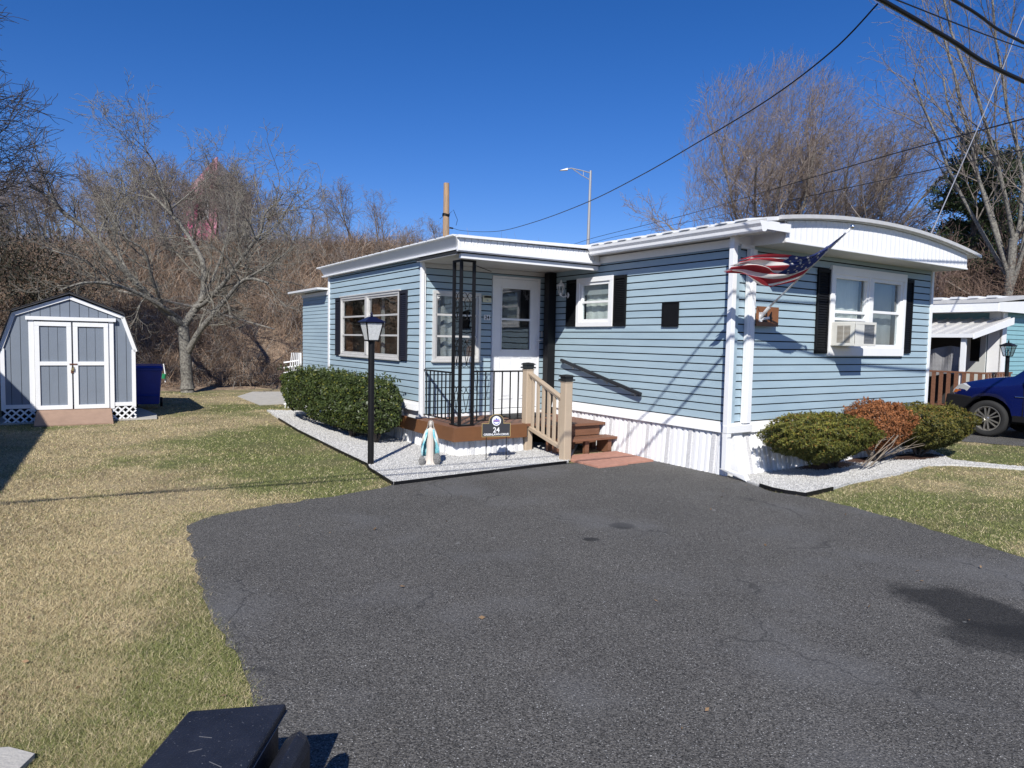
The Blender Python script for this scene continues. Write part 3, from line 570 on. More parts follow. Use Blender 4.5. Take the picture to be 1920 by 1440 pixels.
def curtain(P, a0, a1, z0, z1, d, m, parent, amp=.018, name='curtain', n=40, diag=0):
    mb = MB(); vs = []; rr = random.Random(int(a0 * 77 + z0 * 10))
    ph = rr.uniform(0, 6)
    for j in range(7):
        for i in range(n + 1):
            t = i / n; z = z0 + (z1 - z0) * j / 6; vs.append(P(a0 + (a1 - a0) * t, d + amp * sin(t * n * .55 + ph + diag * j) * (1 - .4 * j / 6), z))
    mb.add(vs, [(j * (n + 1) + i, j * (n + 1) + i + 1, (j + 1) * (n + 1) + i + 1, (j + 1) * (n + 1) + i) for j in range(6) for i in range(n)]); return part(name, mb, m, parent)
# small window on the long wall
mb = MB(); frame_rect(mb, PL, 2.245, 3.125, 1.895, 2.67, .075, .0, .05); w1 = part('window', mb, WHITE, home, bevel=.004)
mb = MB(); frame_rect(mb, PL, 2.32, 3.05, 1.97, 2.595, .045, -.03, .03); wbox(mb, PL, 2.365, 3.005, -.03, .02, 2.265, 2.30); part('sash', mb, WHITE, w1, bevel=.003)
pane(PL, 2.365, 3.005, 2.30, 2.55, -.01, GLASS, w1); pane(PL, 2.365, 3.005, 2.015, 2.265, .005, GLASS, w1); curtain(PL, 2.34, 3.03, 1.98, 2.58, -.09, CURT, w1, amp=.006)
mb = MB(); wbox(mb, PL, 2.33, 3.04, -.045, -.035, 2.40, 2.58); part('blind', mb, mat('blind_grey', (.42, .44, .45), .8), w1)
shutter(PL, 1.965, 2.235, 1.90, 2.66, SHUT); shutter(PL, 3.135, 3.40, 1.90, 2.66, SHUT)
# front double window
mb = MB(); frame_rect(mb, PF, 1.96, 3.955, 1.525, 2.785, .085, .0, .055, .115, .12); wbox(mb, PF, 2.93, 3.02, 0, .05, 1.645, 2.67); w2 = part('window', mb, WHITE, home, bevel=.004)
for (a0, a1, up) in [(2.045, 2.93, 0), (3.02, 3.87, 1)]:
    mb = MB(); frame_rect(mb, PF, a0, a1, 1.645, 2.67, .05, -.03, .035); zr = 2.13 if not up else 2.16
    wbox(mb, PF, a0 + .05, a1 - .05, -.03, .028, zr, zr + .04)
    if not up: wbox(mb, PF, a0 + .05, a1 - .05, -.0, .034, 2.03, 2.065)
    part('sash', mb, WHITE, w2, bevel=.003)
    pane(PF, a0 + .05, a1 - .05, zr + .04, 2.62, -.01, GLASS, w2)
    pane(PF, a0 + .05, a1 - .05, 1.695, zr, .0, GLASS, w2)
curtain(PF, 2.06, 2.92, 1.66, 2.65, -.12, CURT, w2, amp=.01); curtain(PF, 3.04, 3.86, 1.66, 2.65, -.12, mat('curtain_grey', (.25, .26, .27), .9, var=.1), w2, amp=.006)
shutter(PF, 1.665, 1.945, 1.555, 2.725, SHUT, 30); shutter(PF, 3.972, 4.195, 1.57, 2.72, SHUT, 30)
# paired three-lite window on the extension side wall
mb = MB(); frame_rect(mb, PS, 4.725, 7.505, 1.305, 2.43, .045, .0, .04); wbox(mb, PS, 6.10, 6.20, 0, .05, 1.35, 2.385); wbox(mb, PS, 4.70, 7.53, .0, .055, 2.425, 2.45); wbox(mb, PS, 4.70, 7.53, .0, .06, 1.285, 1.31)
w3 = part('window', mb, ALU, home, bevel=.003)
for (a0, a1) in [(4.77, 6.10), (6.20, 7.46)]:
    mb = MB(); frame_rect(mb, PS, a0, a1, 1.35, 2.385, .035, -.02, .025); wbox(mb, PS, a0, a1, -.02, .022, 1.685, 1.715); wbox(mb, PS, a0, a1, -.02, .022, 2.03, 2.06); part('sash', mb, ALU, w3)
    for (z0, z1) in [(1.38, 1.685), (1.715, 2.03), (2.06, 2.36)]: pane(PS, a0 + .03, a1 - .03, z0, z1, .004, GLASSD, w3)
    mb = MB(); wbox(mb, PS, a1 - .26, a1 - .03, -.10, -.05, 1.33, 2.39); part('jamb', mb, WOODIN, w3)
curtain(PS, 5.75, 6.12, 1.36, 2.38, -.14, CURT, w3); curtain(PS, 4.75, 5.1, 1.36, 2.38, -.14, CURTD, w3)
mb = MB(); c0 = PS(6.45, -.045, 2.18); mb.add([PS(6.45 + .11 * cos(t) * (1 + .2 * sin(3 * t)), -.05, 2.17 + .10 * sin(t)) for t in [2 * pi * k / 14 for k in range(14)]], [tuple(range(14))]); part('window_ornament', mb, mat('paper_cream', (.6, .56, .42), .8), w3)
shutter(PS, 4.43, 4.71, 1.30, 2.42, SHUT2, 32); shutter(PS, 7.525, 7.81, 1.30, 2.42, SHUT2, 32)
# porch window beside the door
mb = MB(); frame_rect(mb, PD, -2.225, -1.365, 1.305, 2.405, .05, .0, .045); wbox(mb, PD, -2.24, -1.35, 0, .06, 1.29, 1.32); w4 = part('window', mb, ALU, home, bevel=.003)
mb = MB(); frame_rect(mb, PD, -2.175, -1.415, 1.355, 2.355, .03, -.02, .02); wbox(mb, PD, -2.17, -1.42, -.02, .02, 1.685, 1.715); wbox(mb, PD, -2.17, -1.42, -.02, .02, 2.02, 2.05); part('sash', mb, ALU, w4)
for (z0, z1) in [(1.38, 1.685), (1.715, 2.02), (2.05, 2.34)]: pane(PD, -2.15, -1.44, z0, z1, .0, GLASSD, w4)
curtain(PD, -2.16, -1.78, 1.36, 2.35, -.13, CURT, w4, amp=.03, n=24, diag=.3)
mb = MB(); wbox(mb, PD, -1.52, -1.45, -.15, -.1, 1.36, 1.72); part('jamb', mb, WOODIN, w4)
# storm door
mb = MB(); frame_rect(mb, PD, -1.145, -.195, .47, 2.705, .035, .0, .035, .035, .05); dfr = part('door_frame', mb, WHITE, home, bevel=.003)
mb = MB(); zs = [(.55, .60), (1.42, 1.52), (2.50, 2.66)]; a0, a1 = -1.108, -.232
wbox(mb, PD, a0, -.965, .0, .03, .53, 2.665); wbox(mb, PD, -.395, a1, .0, .03, .53, 2.665); wbox(mb, PD, -.965, -.395, .0, .03, 2.51, 2.665); wbox(mb, PD, -.965, -.395, .0, .03, .53, 1.50)
wbox(mb, PD, -.965, -.395, .005, .036, 1.985, 2.02); frame_rect(mb, PD, -.985, -.375, 1.48, 2.53, .022, .03, .040)
door = part('door', mb, WHITE, home, bevel=.003)
pane(PD, -.965, -.395, 1.50, 1.985, .012, GLASSD, door); pane(PD, -.965, -.395, 2.02, 2.51, .012, GLASSD, door)
for (p, q) in [(-1.01, -.73), (-.61, -.33)]:
    mb = MB(); frame_rect(mb, PD, p, q, .68, 1.38, .016, .03, .037); wbox(mb, PD, p + .05, q - .05, .03, .036, .73, 1.33); part('door_panel', mb, WHITE, door, bevel=.003)
mb = MB(); wbox(mb, PD, -.285, -.262, .03, .045, 1.49, 1.76); mb.tube([PD(-.274, .03, 1.66), PD(-.274, .075, 1.67), PD(-.20, .085, 1.665), PD(-.16, .08, 1.675)], .008); part('door_handle', mb, WHITE, door)
mb = MB(); wbox(mb, PD, -1.15, -.19, 0, .06, .425, .50); part('door_sill', mb, WHITE, home)
mb = MB(); wbox(mb, PD, -.155, -.125, .01, .03, 1.72, 1.82); part('doorbell', mb, mat('cream', (.6, .58, .48), .5), home)
mb = MB(); wbox(mb, PD, -1.10, -.24, -.12, -.06, .5, 2.66); part('inner_door', mb, mat('inner_door', (.06, .05, .045), .6, var=.3), home)

# ================================================================== things fixed to the walls
def plaque24(label, P, a, z, w, h, dcol, tcol, size, flip=1, d=.02):
    t = thing('house_number_plate', label, 'number plate', P(a, d, z)); mb = MB(); wbox(mb, P, a - w / 2, a + w / 2, d, d + .012, z - h / 2, z + h / 2); part('plate', mb, dcol, t, bevel=.002)
    tm = text_mb('24', size, lambda x, y, q: P(a + flip * x, d + .013 + q, z - size * .36 + y), bold=.0015); part('lettering', tm, tcol, t); return t
plaque24('small white plate with black number 24 beside the front door', PD, -1.245, 2.02, .115, .085, WHITE, BLACK, .085)
wood = mat('number_board', (.19, .075, .028), .5, var=.15, vscale=6)
plaque24('brown square board with number 24 behind the flagpole bracket', PF, .515, 2.02, .44, .25, wood, BLACK, .19, d=.09)
t = thing('wall_box', 'small cream box with a dark hood on the wall left of the front door', 'wall fixture', PD(-1.256, .02, 2.32)); mb = MB(); wbox(mb, PD, -1.335, -1.178, .018, .05, 2.265, 2.375); part('body', mb, mat('cream_box', (.62, .60, .42), .5), t, bevel=.004)
mb = MB(); mb.hexa([PD(-1.32, .05, 2.335), PD(-1.19, .05, 2.335), PD(-1.19, .075, 2.335), PD(-1.32, .075, 2.335)], [PD(-1.32, .05, 2.365), PD(-1.19, .05, 2.365), PD(-1.19, .055, 2.365), PD(-1.32, .055, 2.365)]); part('hood', mb, BLACK, t)
mb = MB(); mb.tube([PD(-1.256, .05, 2.295), PD(-1.256, .062, 2.295)], .014, 10); part('lens', mb, TAN, t)
t = thing('wall_plaque', 'plain black rectangular plaque on the long blue wall', 'plaque', PL(1.07, .015, 2.05)); mb = MB(); wbox(mb, PL, .925, 1.21, .018, .032, 1.895, 2.205); part('plate', mb, SHUT, t); mb = MB(); frame_rect(mb, PL, .915, 1.22, 1.885, 2.215, .014, .018, .038); part('rim', mb, SHUT, t)
# carriage lamp
t = thing('wall_lantern', 'white carriage lantern on the wall beside the small window', 'wall lamp', (-.02, 3.44, 2.42)); c = (-.12, 3.44)
mb = MB().lathe([(.0, 0), (.022, .01), (.03, .03), (.018, .045)], (c[0], c[1], 2.40), 8); mb.lathe([(.035, 0), (.04, .006)], (c[0], c[1], 2.445), 6)
mb.tube([(c[0], c[1], 2.41), (-.10, 3.40, 2.385), (-.05, 3.38, 2.40), (-.015, 3.38, 2.415)], .009, 6); part('arm', mb, WHITE, t)
mb = MB().lathe([(.0, 0), (.045, 0), (.05, .01), (.05, .02)], (0, 0, 0), 14); mb.v = [(-.018 - v[2], 3.38 + v[0], 2.415 + v[1]) for v in mb.v]; part('mounting_plate', mb, WHITE, t)
mb = MB()
for j in range(6):
    q = 2 * pi * (j + .5) / 6; mb.tube([(c[0] + .036 * cos(q), c[1] + .036 * sin(q), 2.45), (c[0] + .066 * cos(q), c[1] + .066 * sin(q), 2.56)], .005, 4)
mb.lathe([(.074, 0), (.076, .01), (.045, .045), (.02, .06), (.015, .075), (.018, .085), (.004, .11)], (c[0], c[1], 2.56), 6); part('cage', mb, WHITE, t)
mb = MB().lathe([(.033, 0), (.062, .105)], (c[0], c[1], 2.452), 6); part('glass', mb, GLASSL, t)
# sloping wall handrail
t = thing('wall_handrail', 'dark handrail sloping down the blue wall above the steps', 'handrail', (-.08, 2.5, 1.1)); a = (-.085, 3.44, 1.345); b = (-.085, 1.53, .915)
mb = MB().bar(a, b, .045, .05); part('rail', mb, mat('rail_slate', (.018, .020, .024), .5, spec=.3, var=.1), t, bevel=.008)
for k in (.13, .57, .9):
    p = Vector(a).lerp(Vector(b), k); mb = MB().tube([(p.x, p.y, p.z - .02), (p.x + .01, p.y, p.z - .05), (-.02, p.y, p.z - .06)], .006, 6); mb.box(-.022, -.014, p.y - .02, p.y + .02, p.z - .085, p.z - .035); part('bracket', mb, TAN, t)
# window air conditioner
t = thing('air_conditioner', 'cream window air conditioner jutting from the front window', 'air conditioner', (2.2, -.2, 1.66)); ACM = mat('ac_cream', (.62, .61, .56), .45, var=.05, vscale=8)
mb = MB(); A0, A1, Yo, zb, zt = 1.985, 2.50, -.40, 1.665, 2.0
mb.box(A0 + .0, A1, Yo, .02, zb, zt); body = part('housing', mb, ACM, t, bevel=.01)
mb = MB(); frame_rect(mb, on('y', Yo, -1), A0, A1, zb, zt, .035, 0, .012); mb.box(A0 + .0, A0 + .22, Yo - .01, Yo, zb + .03, zt - .03); part('rear_frame', mb, ACM, t)
mb = MB(); mb.box(A0 + .235, A1 - .035, Yo - .004, Yo - .001, zb + .035, zt - .035); part('coil', mb, mat('coil', (.16, .165, .17), .5, speck=((.5, .5, .5), 60, .66)), t)
for i in range(13): mb = MB(); z = zb + .045 + i * .0195; mb.box(A0 + .237, A1 - .037, Yo - .009, Yo - .004, z, z + .005); part('grille_bar', mb, TAN, t)
for i in range(14):
    z = zb + .05 + i * .017; mb = MB(); mb.box(A0 - .004, A0 - .0005, Yo + .06, Yo + .15, z, z + .008); mb.box(A0 - .004, A0 - .0005, Yo + .16, Yo + .25, z, z + .008); part('louver', mb, mat('ac_slot', (.2, .16, .11), .7), t)
mb = MB().box(1.99, 2.9, -.03, .0, 1.66, 1.70); part('mounting_rail', mb, ACM, t)

# flag on its pole
F0 = Vector((.375, -.10, 2.03)); F1 = Vector(HF.inv((-1.309, .342, 3.016))) if 0 else None
F1 = Vector((.342, -1.309, 3.016))
t = thing('flagpole', 'flagpole slanting out from the front corner with an American flag blowing off it', 'flag', tuple(F0))
mb = MB().tube([F0.lerp(F1, .03), F0.lerp(F1, .5), F0.lerp(F1, .965)], [.0125, .0125, .011], 10); part('pole', mb, mat('pole_metal', (.62, .62, .63), .3, metal=.6), t, smooth=True)
mb = MB().lathe([(0, 0), (.012, .004), (.022, .02), (.024, .034), (.016, .052), (0, .058)], (0, 0, 0), 12); q = (F1 - F0).normalized().to_track_quat('Z', 'Y'); e = F0.lerp(F1, .955)
mb.v = [tuple(e + q @ Vector(v)) for v in mb.v]; part('finial', mb, mat('chrome', (.7, .7, .72), .15, metal=1), t, smooth=True)
mb = MB().box(.335, .395, -.112, -.102, 1.95, 2.07); mb.tube([Vector((.365, -.10, 2.0)), F0.lerp(F1, .10)], .022, 10); mb.bar((.39, -.11, 1.985), (.41, -.2, 2.0), .02, .03); part('bracket', mb, mat('bracket_white', (.7, .7, .7), .35, metal=.3), t)
TP = [(0.349, -1.227, 2.956), (0.133, -1.083, 2.774), (-0.035, -0.969, 2.658), (-0.184, -0.868, 2.678), (-0.333, -0.768, 2.687), (-0.481, -0.668, 2.666), (-0.553, -0.617, 2.647), (-0.625, -0.566, 2.616)]
BP = [(0.361, -0.559, 2.421), (0.239, -0.572, 2.4), (0.102, -0.576, 2.372), (-0.043, -0.574, 2.339), (-0.214, -0.555, 2.33), (-0.375, -0.543, 2.382), (-0.555, -0.519, 2.451), (-0.736, -0.494, 2.47)]
def cr(pts, t):
    n = len(pts) - 1; x = min(max(t * n, 0), n - 1e-6); i = int(x); u = x - i; P = [Vector(pts[max(0, min(n, i + k))]) for k in (-1, 0, 1, 2)]
    return .5 * ((2 * P[1]) + (P[2] - P[0]) * u + (2 * P[0] - 5 * P[1] + 4 * P[2] - P[3]) * u * u + (3 * P[1] - P[0] - 3 * P[2] + P[3]) * u ** 3)
NS, NT = 52, 90
def flagpt(s, u):
    a = cr(TP, u); b = cr(BP, u)
    # the cloth bunches near the upper hoist and sags towards the fly
    g = s + .085 * sin(2 * pi * (1.9 * s + .25 + .5 * u)) * (1 - abs(2 * s - 1)) * 1.6
    p = a.lerp(b, g); amp = .055 * (.5 + u) * (1 - .35 * u)
    off = amp * sin(2 * pi * (2.6 * s + .9 * u)) + .03 * sin(2 * pi * (5 * s - 1.3 * u) + 1) + .035 * sin(9 * u + 2 * s)
    return p + Vector((.25, -1, .15)).normalized() * off * min(1, u * 6 + .15)
vs = [flagpt(i / NS, j / NT) for i in range(NS + 1) for j in range(NT + 1)]
FM = [mat('flag_red', (.40, .035, .05), .75), mat('flag_white', (.74, .73, .70), .75), mat('flag_navy', (.028, .045, .16), .75)]
for m_ in FM:   # thin cloth lets some light through
    n = m_.node_tree.nodes; l = m_.node_tree.links; b = n['Principled BSDF']; o = [x for x in n if x.type == 'OUTPUT_MATERIAL'][0]
    tr = n.new('ShaderNodeBsdfTranslucent'); c0 = b.inputs['Base Color'].links[0].from_socket; l.new(c0, tr.inputs[0]); mx = n.new('ShaderNodeMixShader'); mx.inputs[0].default_value = .45
    l.new(b.outputs[0], mx.inputs[1]); l.new(tr.outputs[0], mx.inputs[2]); l.new(mx.outputs[0], o.inputs[0])
fs, mi = [], []
for i in range(NS):
    for j in range(NT):
        fs.append((i * (NT + 1) + j, i * (NT + 1) + j + 1, (i + 1) * (NT + 1) + j + 1, (i + 1) * (NT + 1) + j))
        st = int((i + .5) / NS * 13); mi.append(2 if (st < 7 and j / NT < .40) else (0 if st % 2 == 0 else 1))
mb = MB(); mb.add(vs, fs); mb.mi = mi; fl = part('flag', mb, FM, t, smooth=True)
for r_ in range(9):
    for c_ in range(6 - r_ % 2):
        s0 = (r_ + 1) / 10 * 7 / 13; u0 = ((c_ + .5) + (r_ % 2) * .5) / 6 * .385; A = flagpt(s0, u0); du_ = (flagpt(s0, u0 + .01) - A).normalized(); ds_ = (flagpt(s0 + .01, u0) - A); ds_ = (ds_ - du_ * ds_.dot(du_)).normalized(); nn = du_.cross(ds_) * .004
        mb = MB()
        for sg in (1, -1):
            ring = [A + nn * sg + (du_ * cos(pi * k / 5) + ds_ * sin(pi * k / 5)) * (.02 if k % 2 == 0 else .008) for k in range(10)]; mb.add([A + nn * sg] + ring, [(0, 1 + k, 1 + (k + 1) % 10) for k in range(10)])
        part('star', mb, FM[1], fl)

# ================================================================== PORCH
porch = thing('porch', 'brown timber porch with black iron rails and beige stair railing', 'porch', (-1.2, 3.2, 0))
rr = random.Random(5)
yb = 2.345
for k in range(11):       # boards run along the door wall
    y0 = yb + k * .147; x0 = -1.09 if y0 < 2.60 else -2.50
    if y0 > 3.9: break
    mb = MB().box(x0, -.03, y0, min(y0 + .140, 3.93), .385 + rr.uniform(-.001, .001), .425); part('deck_board', mb, DECK, porch, bevel=.003)
mb = MB().box(-2.38, -.06, 2.80, 4.6, .26, .384); mb.box(-1.09, -.06, 2.46, 2.66, .28, .384); part('joists', mb, BLACK, porch)
mb = MB().box(-2.545, -1.32, 2.60, 2.638, .235, .432); part('fascia_board', mb, FASB, porch, bevel=.004)
mb = MB().box(-2.545, -2.507, 2.64, 4.75, .235, .432); part('fascia_board', mb, FASB, porch, bevel=.004)
skirting(on('y', 2.75, -1), -2.42, -1.3, -.01, .25, w=.092, flare=.03, thing_=porch); skirting(on('x', -2.42, -1), 2.78, 4.6, -.01, .25, w=.092, flare=.03, thing_=porch)
# steps
mb = MB().box(-1.04, -.10, 2.40, 2.42, .235, .384); part('riser', mb, DECK, porch)
mb = MB().box(-1.09, -.035, 2.035, 2.175, .205, .24); mb.box(-1.09, -.035, 2.183, 2.32, .205, .24); part('step_tread', mb, DECK, porch, bevel=.004)
for x in (-1.05, -.62, -.20):
    mb = MB().prism([(x, 2.08, 0), (x, 2.34, 0), (x, 2.34, .205), (x, 2.08, .205)], [(x + .07, 2.08, 0), (x + .07, 2.34, 0), (x + .07, 2.34, .205), (x + .07, 2.08, .205)]) if x != -.62 else MB().box(x, x + .07, 2.10, 2.16, 0, .205)
    part('step_leg', mb, DECK, porch)
    mb = MB().box(x, x + .07, 2.44, 2.50, .0, .385); part('step_leg', mb, DECK, porch)
mb = MB().box(-1.0, -.14, 2.44, 2.47, .10, .20); part('riser', mb, DECK, porch)
# beige newels, caps and sloping rail
def newel(y, zt):
    mb = MB().box(-1.29, -1.165, y - .0625, y + .0625, .0, zt); mb.box(-1.297, -1.158, y - .07, y + .07, zt - .03, zt - .008); part('newel_post', mb, BEIGE, porch, bevel=.012)
    mb = MB(); c = (-1.2275, y, zt)
    mb.box(-1.31, -1.145, y - .0825, y + .0825, zt, zt + .022); mb.lathe([(.068, 0), (.068, .035)], (c[0], c[1], zt + .02), 4, sq=(1.3, 1.3)); mb.lathe([(.112, 0), (.112, .012), (.075, .028), (.0, .036)], (c[0], c[1], zt + .052), 4)
    part('post_cap', mb, mat('cap_black', (.018, .018, .018), .35), porch)
newel(2.74, 1.245); newel(1.80, 1.115)
def slope(x, y0, z0, y1, z1, w, h): mb = MB(); mb.hexa([(x - w, y0, z0), (x + w, y0, z0), (x + w, y0, z0 + h), (x - w, y0, z0 + h)], [(x - w, y1, z1), (x + w, y1, z1), (x + w, y1, z1 + h), (x - w, y1, z1 + h)]); return mb
sx = -1.2275
mb = slope(sx, 2.68, 1.13, 1.86, .815, .028, .035); mb2 = slope(sx, 2.68, 1.158, 1.86, .843, .040, .03); mb.add(mb2.v, mb2.f); part('stair_rail', mb, BEIGE, porch, bevel=.005)
mb = slope(sx, 2.68, .335, 1.86, .135, .028, .06); part('stair_rail', mb, BEIGE, porch, bevel=.006)
for k in range(6):
    y = 2.60 - k * .133; f_ = (2.68 - y) / .82; mb = MB().box(sx - .017, sx + .017, y - .021, y + .021, .39 - .20 * f_, 1.14 - .315 * f_); part('baluster', mb, BEIGE, porch)
# iron railing
def iron(P0, P1, zt, zb_, n, nm='iron_railing'):
    a = Vector(P0); b = Vector(P1); mb = MB().bar((*a, zt), (*b, zt), .032, .022); mb.bar((*a, zb_), (*b, zb_), .028, .014); r_ = part(nm, mb, BLACK, porch)
    for k in range(n):
        p = a.lerp(b, (k + .5) / n); mb = MB().box(p.x - .0075, p.x + .0075, p.y - .0075, p.y + .0075, zb_, zt); part('baluster', mb, BLACK, r_)
iron((-2.36, 3.90), (-2.36, 3.02), 1.175, .49, 7); iron((-2.14, 2.80), (-1.29, 2.80), 1.20, .49, 6)
# iron corner column with scrolls
mb = MB()
posts = [(-2.355, 2.795), (-2.355, 3.00), (-2.15, 2.795)]
for i, (x, y) in enumerate(posts):
    mb = MB().box(x - .019, x + .019, y - .019, y + .019, .44, 2.765); part('iron_post', mb, BLACK, porch)
part('iron_shoe', MB().box(-2.39, -2.12, 2.765, 2.83, .427, .445).box(-2.39, -2.32, 2.829, 3.03, .427, .445), BLACK, porch)
part('iron_head', MB().box(-2.375, -2.13, 2.775, 2.815, 2.74, 2.768).box(-2.375, -2.335, 2.814, 3.02, 2.74, 2.768), BLACK, porch)
part('skirt_corner', MB().box(-2.44, -2.40, 2.725, 2.79, -.02, .25), WHITE2, porch)
def scroll(o, d, w, z, h):
    """S-scroll panel between two posts, local u in [0,w]"""
    mb = MB(); P = lambda u, zz: (o[0] + d[0] * u, o[1] + d[1] * u, zz)
    for sgn in (1, -1):
        pts = []
        for k in range(15): a = -pi * .1 + k / 14 * 1.55 * pi; rad = w * .26 * (1 - .6 * k / 14); pts.append(P(w * .5 + sgn * (w * .23 - rad * cos(a) * .9 + w * .02), z + h * .30 + rad * sin(a)))
        pts = [P(w * .5 + sgn * w * .0, z - h * .42), P(w * .5 + sgn * w * .24, z + h * .12)] + pts; mb.tube(pts, .0055, 5)
        pts = []
        for k in range(13): a = -k / 12 * 1.5 * pi; rad = w * .22 * (1 - .6 * k / 12); pts.append(P(w * .5 + sgn * (w * .22 - rad * cos(a)), z - h * .42 + rad * sin(a)))
        mb.tube(pts, .005, 5)
    part('scroll', mb, BLACK, porch, smooth=True)
for z in (.82, 1.48, 2.14):
    scroll((-2.355, 2.795), (1, 0), .205, z, .42); scroll((-2.355, 2.795), (0, 1), .205, z, .42)
mb = MB().tube([(-2.13, 2.80, 2.70), (-1.62, 3.2, 2.68)], .006, 5); part('hanger_rod', mb, BLACK, porch)
# door mat
solo('door_mat', MB().box(-1.13, -.30, 3.30, 3.86, .427, .440), mat('rubber', (.02, .02, .02), .9, bump=.5), 'black rubber mat on the porch boards before the front door', 'doormat', (-.7, 3.5, .427))
# pavers
pvm = mat('paver_pink', (.40, .20, .145), .85, var=.14, vscale=12, bump=.3, bscale=90)
pv = thing('paver_landing', 'pinkish square pavers laid at the foot of the porch steps', 'pavers', (-.6, 1.8, 0), kind='structure')
for (a, b, c, d) in [(-1.16, -.64, 1.50, 2.02), (-.62, -.09, 1.50, 2.02), (-1.16, -.64, 1.16, 1.48), (-.62, -.12, 1.20, 1.48)]: part('paver', MB().hexa([(a, c, -.03), (b, c, -.03), (b, d, -.03), (a, d, -.03)], [(a, c, .024), (b, c, .022), (b, d, .027), (a, d, .025)]), pvm, pv, bevel=.006)

# ================================================================== LAMP POST, SIGN, STATUE
def lamp_post(x, y, h, label, s=1., pane_m=FROST, roofm=None, group=None):
    t = thing('lamp_post', label, 'lamp post', (x, y, 0), WF, group)
    a = .58; L = lambda v: (x + v[0] * cos(a) - v[1] * sin(a), y + v[0] * sin(a) + v[1] * cos(a), v[2])
    mb = MB().lathe([(.04 * s, 0), (.04 * s, h - .30)], (x, y, 0), 16); mb.lathe([(.034 * s, 0), (.045 * s, .01), (.05 * s, .03)], (x, y, h - .31), 16); part('post', mb, BLACK, t, smooth=False)
    zb, zt, rb, rt = h - .28, h - .055, .068 * s, .115 * s; mb = MB()
    def sq(r, z): return [L((sx_ * r, sy_ * r, z)) for sx_, sy_ in ((-1, -1), (1, -1), (1, 1), (-1, 1))]
    A, B = sq(rb, zb), sq(rt, zt)
    for i in range(4): mb.bar(A[i], B[i], .012, .012); mb.bar(A[i], A[(i + 1) % 4], .012, .012); mb.bar(B[i], B[(i + 1) % 4], .014, .014)
    mb.hexa(sq(rb, zb - .012), sq(rb, zb)); part('lantern_cage', mb, BLACK, t)
    for i in range(4):
        c = lambda P, k: [tuple(Vector(P[i]).lerp(Vector(P[(i + 1) % 4]), k))]; q = [c(A, .06)[0], c(A, .94)[0], c(B, .94)[0], c(B, .06)[0]]; cc = Vector((x, y, 0))
        q2 = [tuple(Vector((x, y, p[2])).lerp(Vector(p), .97)) for p in q]; mb = MB().hexa(q2, q); part('pane', mb, pane_m, t)
    mb = MB(); mb.hexa(sq(rt + .022, zt + .004), sq(rt + .020, zt + .014)); mb.hexa(sq(rt + .018, zt + .014), sq(.035 * s, zt + .075)); mb.lathe([(.012, 0), (.022, .012), (.012, .025), (.018, .04), (.006, .06), (0, .065)], (x, y, zt + .075), 8); part('lantern_roof', mb, roofm or mat('lantern_navy', (.008, .009, .03), .3, spec=.35), t)
    mb = MB().lathe([(.012, 0), (.014, .08), (.022, .11), (.02, .14), (.0, .16)], (x, y, zb), 10); part('bulb', mb, mat('bulb', (.7, .62, .5), .3), t, smooth=True); return t
lamp_post(-1.81, 8.87, 1.90, 'black lamp post standing in the gravel bed in front of the hedge')
GRM = mat('pane_clear', (.7, .72, .7), .2)
# yard sign, facing the drive
t = thing('yard_sign', 'charcoal arched yard sign reading 24 Greenlawn Drive on two thin stakes', 'sign', (-.20, 9.34, 0), WF)
SA = radians(18); ct = (-.205, 9.345); SP = lambda x, z, d=0: (ct[0] + x * cos(SA) + d * sin(SA), ct[1] + x * sin(SA) - d * cos(SA), z)
W, zb, zs, rd = .200, .345, .525, .105
outl = [(-W, zb), (W, zb), (W, zs), (rd, zs)] + [(rd * cos(a), zs + .02 + rd * sin(a)) for a in [pi * k / 14 for k in range(15)]] + [(-rd, zs), (-W, zs)]
mb = MB().prism([SP(x, z, .0) for x, z in outl], [SP(x, z, .012) for x, z in outl]); part('sign_plate', mb, mat('sign_charcoal', (.035, .035, .04), .5), t)
mb = MB(); o2 = outl + outl[:1]
for a, b in zip(o2[:-1], o2[1:]):
    if a != b: mb.bar(SP(a[0], a[1], .010), SP(b[0], b[1], .010), .008, .006, up=(0, 0, 1) if abs(a[0] - b[0]) > .001 else (1, 0, 0))
part('gold_border', mb, mat('gold_trim', (.40, .30, .12), .4), t)
ec = zs + .035; er = .063
mb = MB().prism([SP(er * cos(a), ec + er * 1.05 * sin(a), .012) for a in [2 * pi * k / 28 for k in range(28)]], [SP(er * cos(a), ec + er * 1.05 * sin(a), .014) for a in [2 * pi * k / 28 for k in range(28)]]); part('emblem', mb, WHITE, t)
mb = MB(); sk = [(-.046, -.014), (-.046, .006), (-.036, .010), (-.034, .022), (-.026, .022), (-.024, .010), (-.014, .014), (-.012, .034), (-.002, .040), (.006, .034), (.008, .018), (.016, .018), (.018, .032), (.027, .032), (.03, .012), (.046, .008), (.046, -.014)]
mb.prism([SP(x, ec + z, .0145) for x, z in sk], [SP(x, ec + z, .016) for x, z in sk]); part('emblem_skyline', mb, mat('emblem_blue', (.10, .12, .42), .5), t)
mb = MB(); mb.tube([SP(-.044, ec - .006, .017), SP(-.03, ec + .010, .017), SP(-.016, ec - .006, .017), SP(-.002, ec + .008, .017), SP(.014, ec - .004, .017), SP(.028, ec + .008, .017), SP(.044, ec - .006, .017)], .0035, 5); part('emblem_script', mb, mat('emblem_pink', (.62, .25, .30), .5), t)
mb = MB(); mb.tube([SP(er * .75 * cos(a), ec + .002 + er * .78 * sin(a), .016) for a in [pi * 1.15 + pi * .7 * k / 8 for k in range(9)]], .005, 4); part('emblem_bridge', mb, mat('emblem_blue', (.10, .12, .42), .5), t)
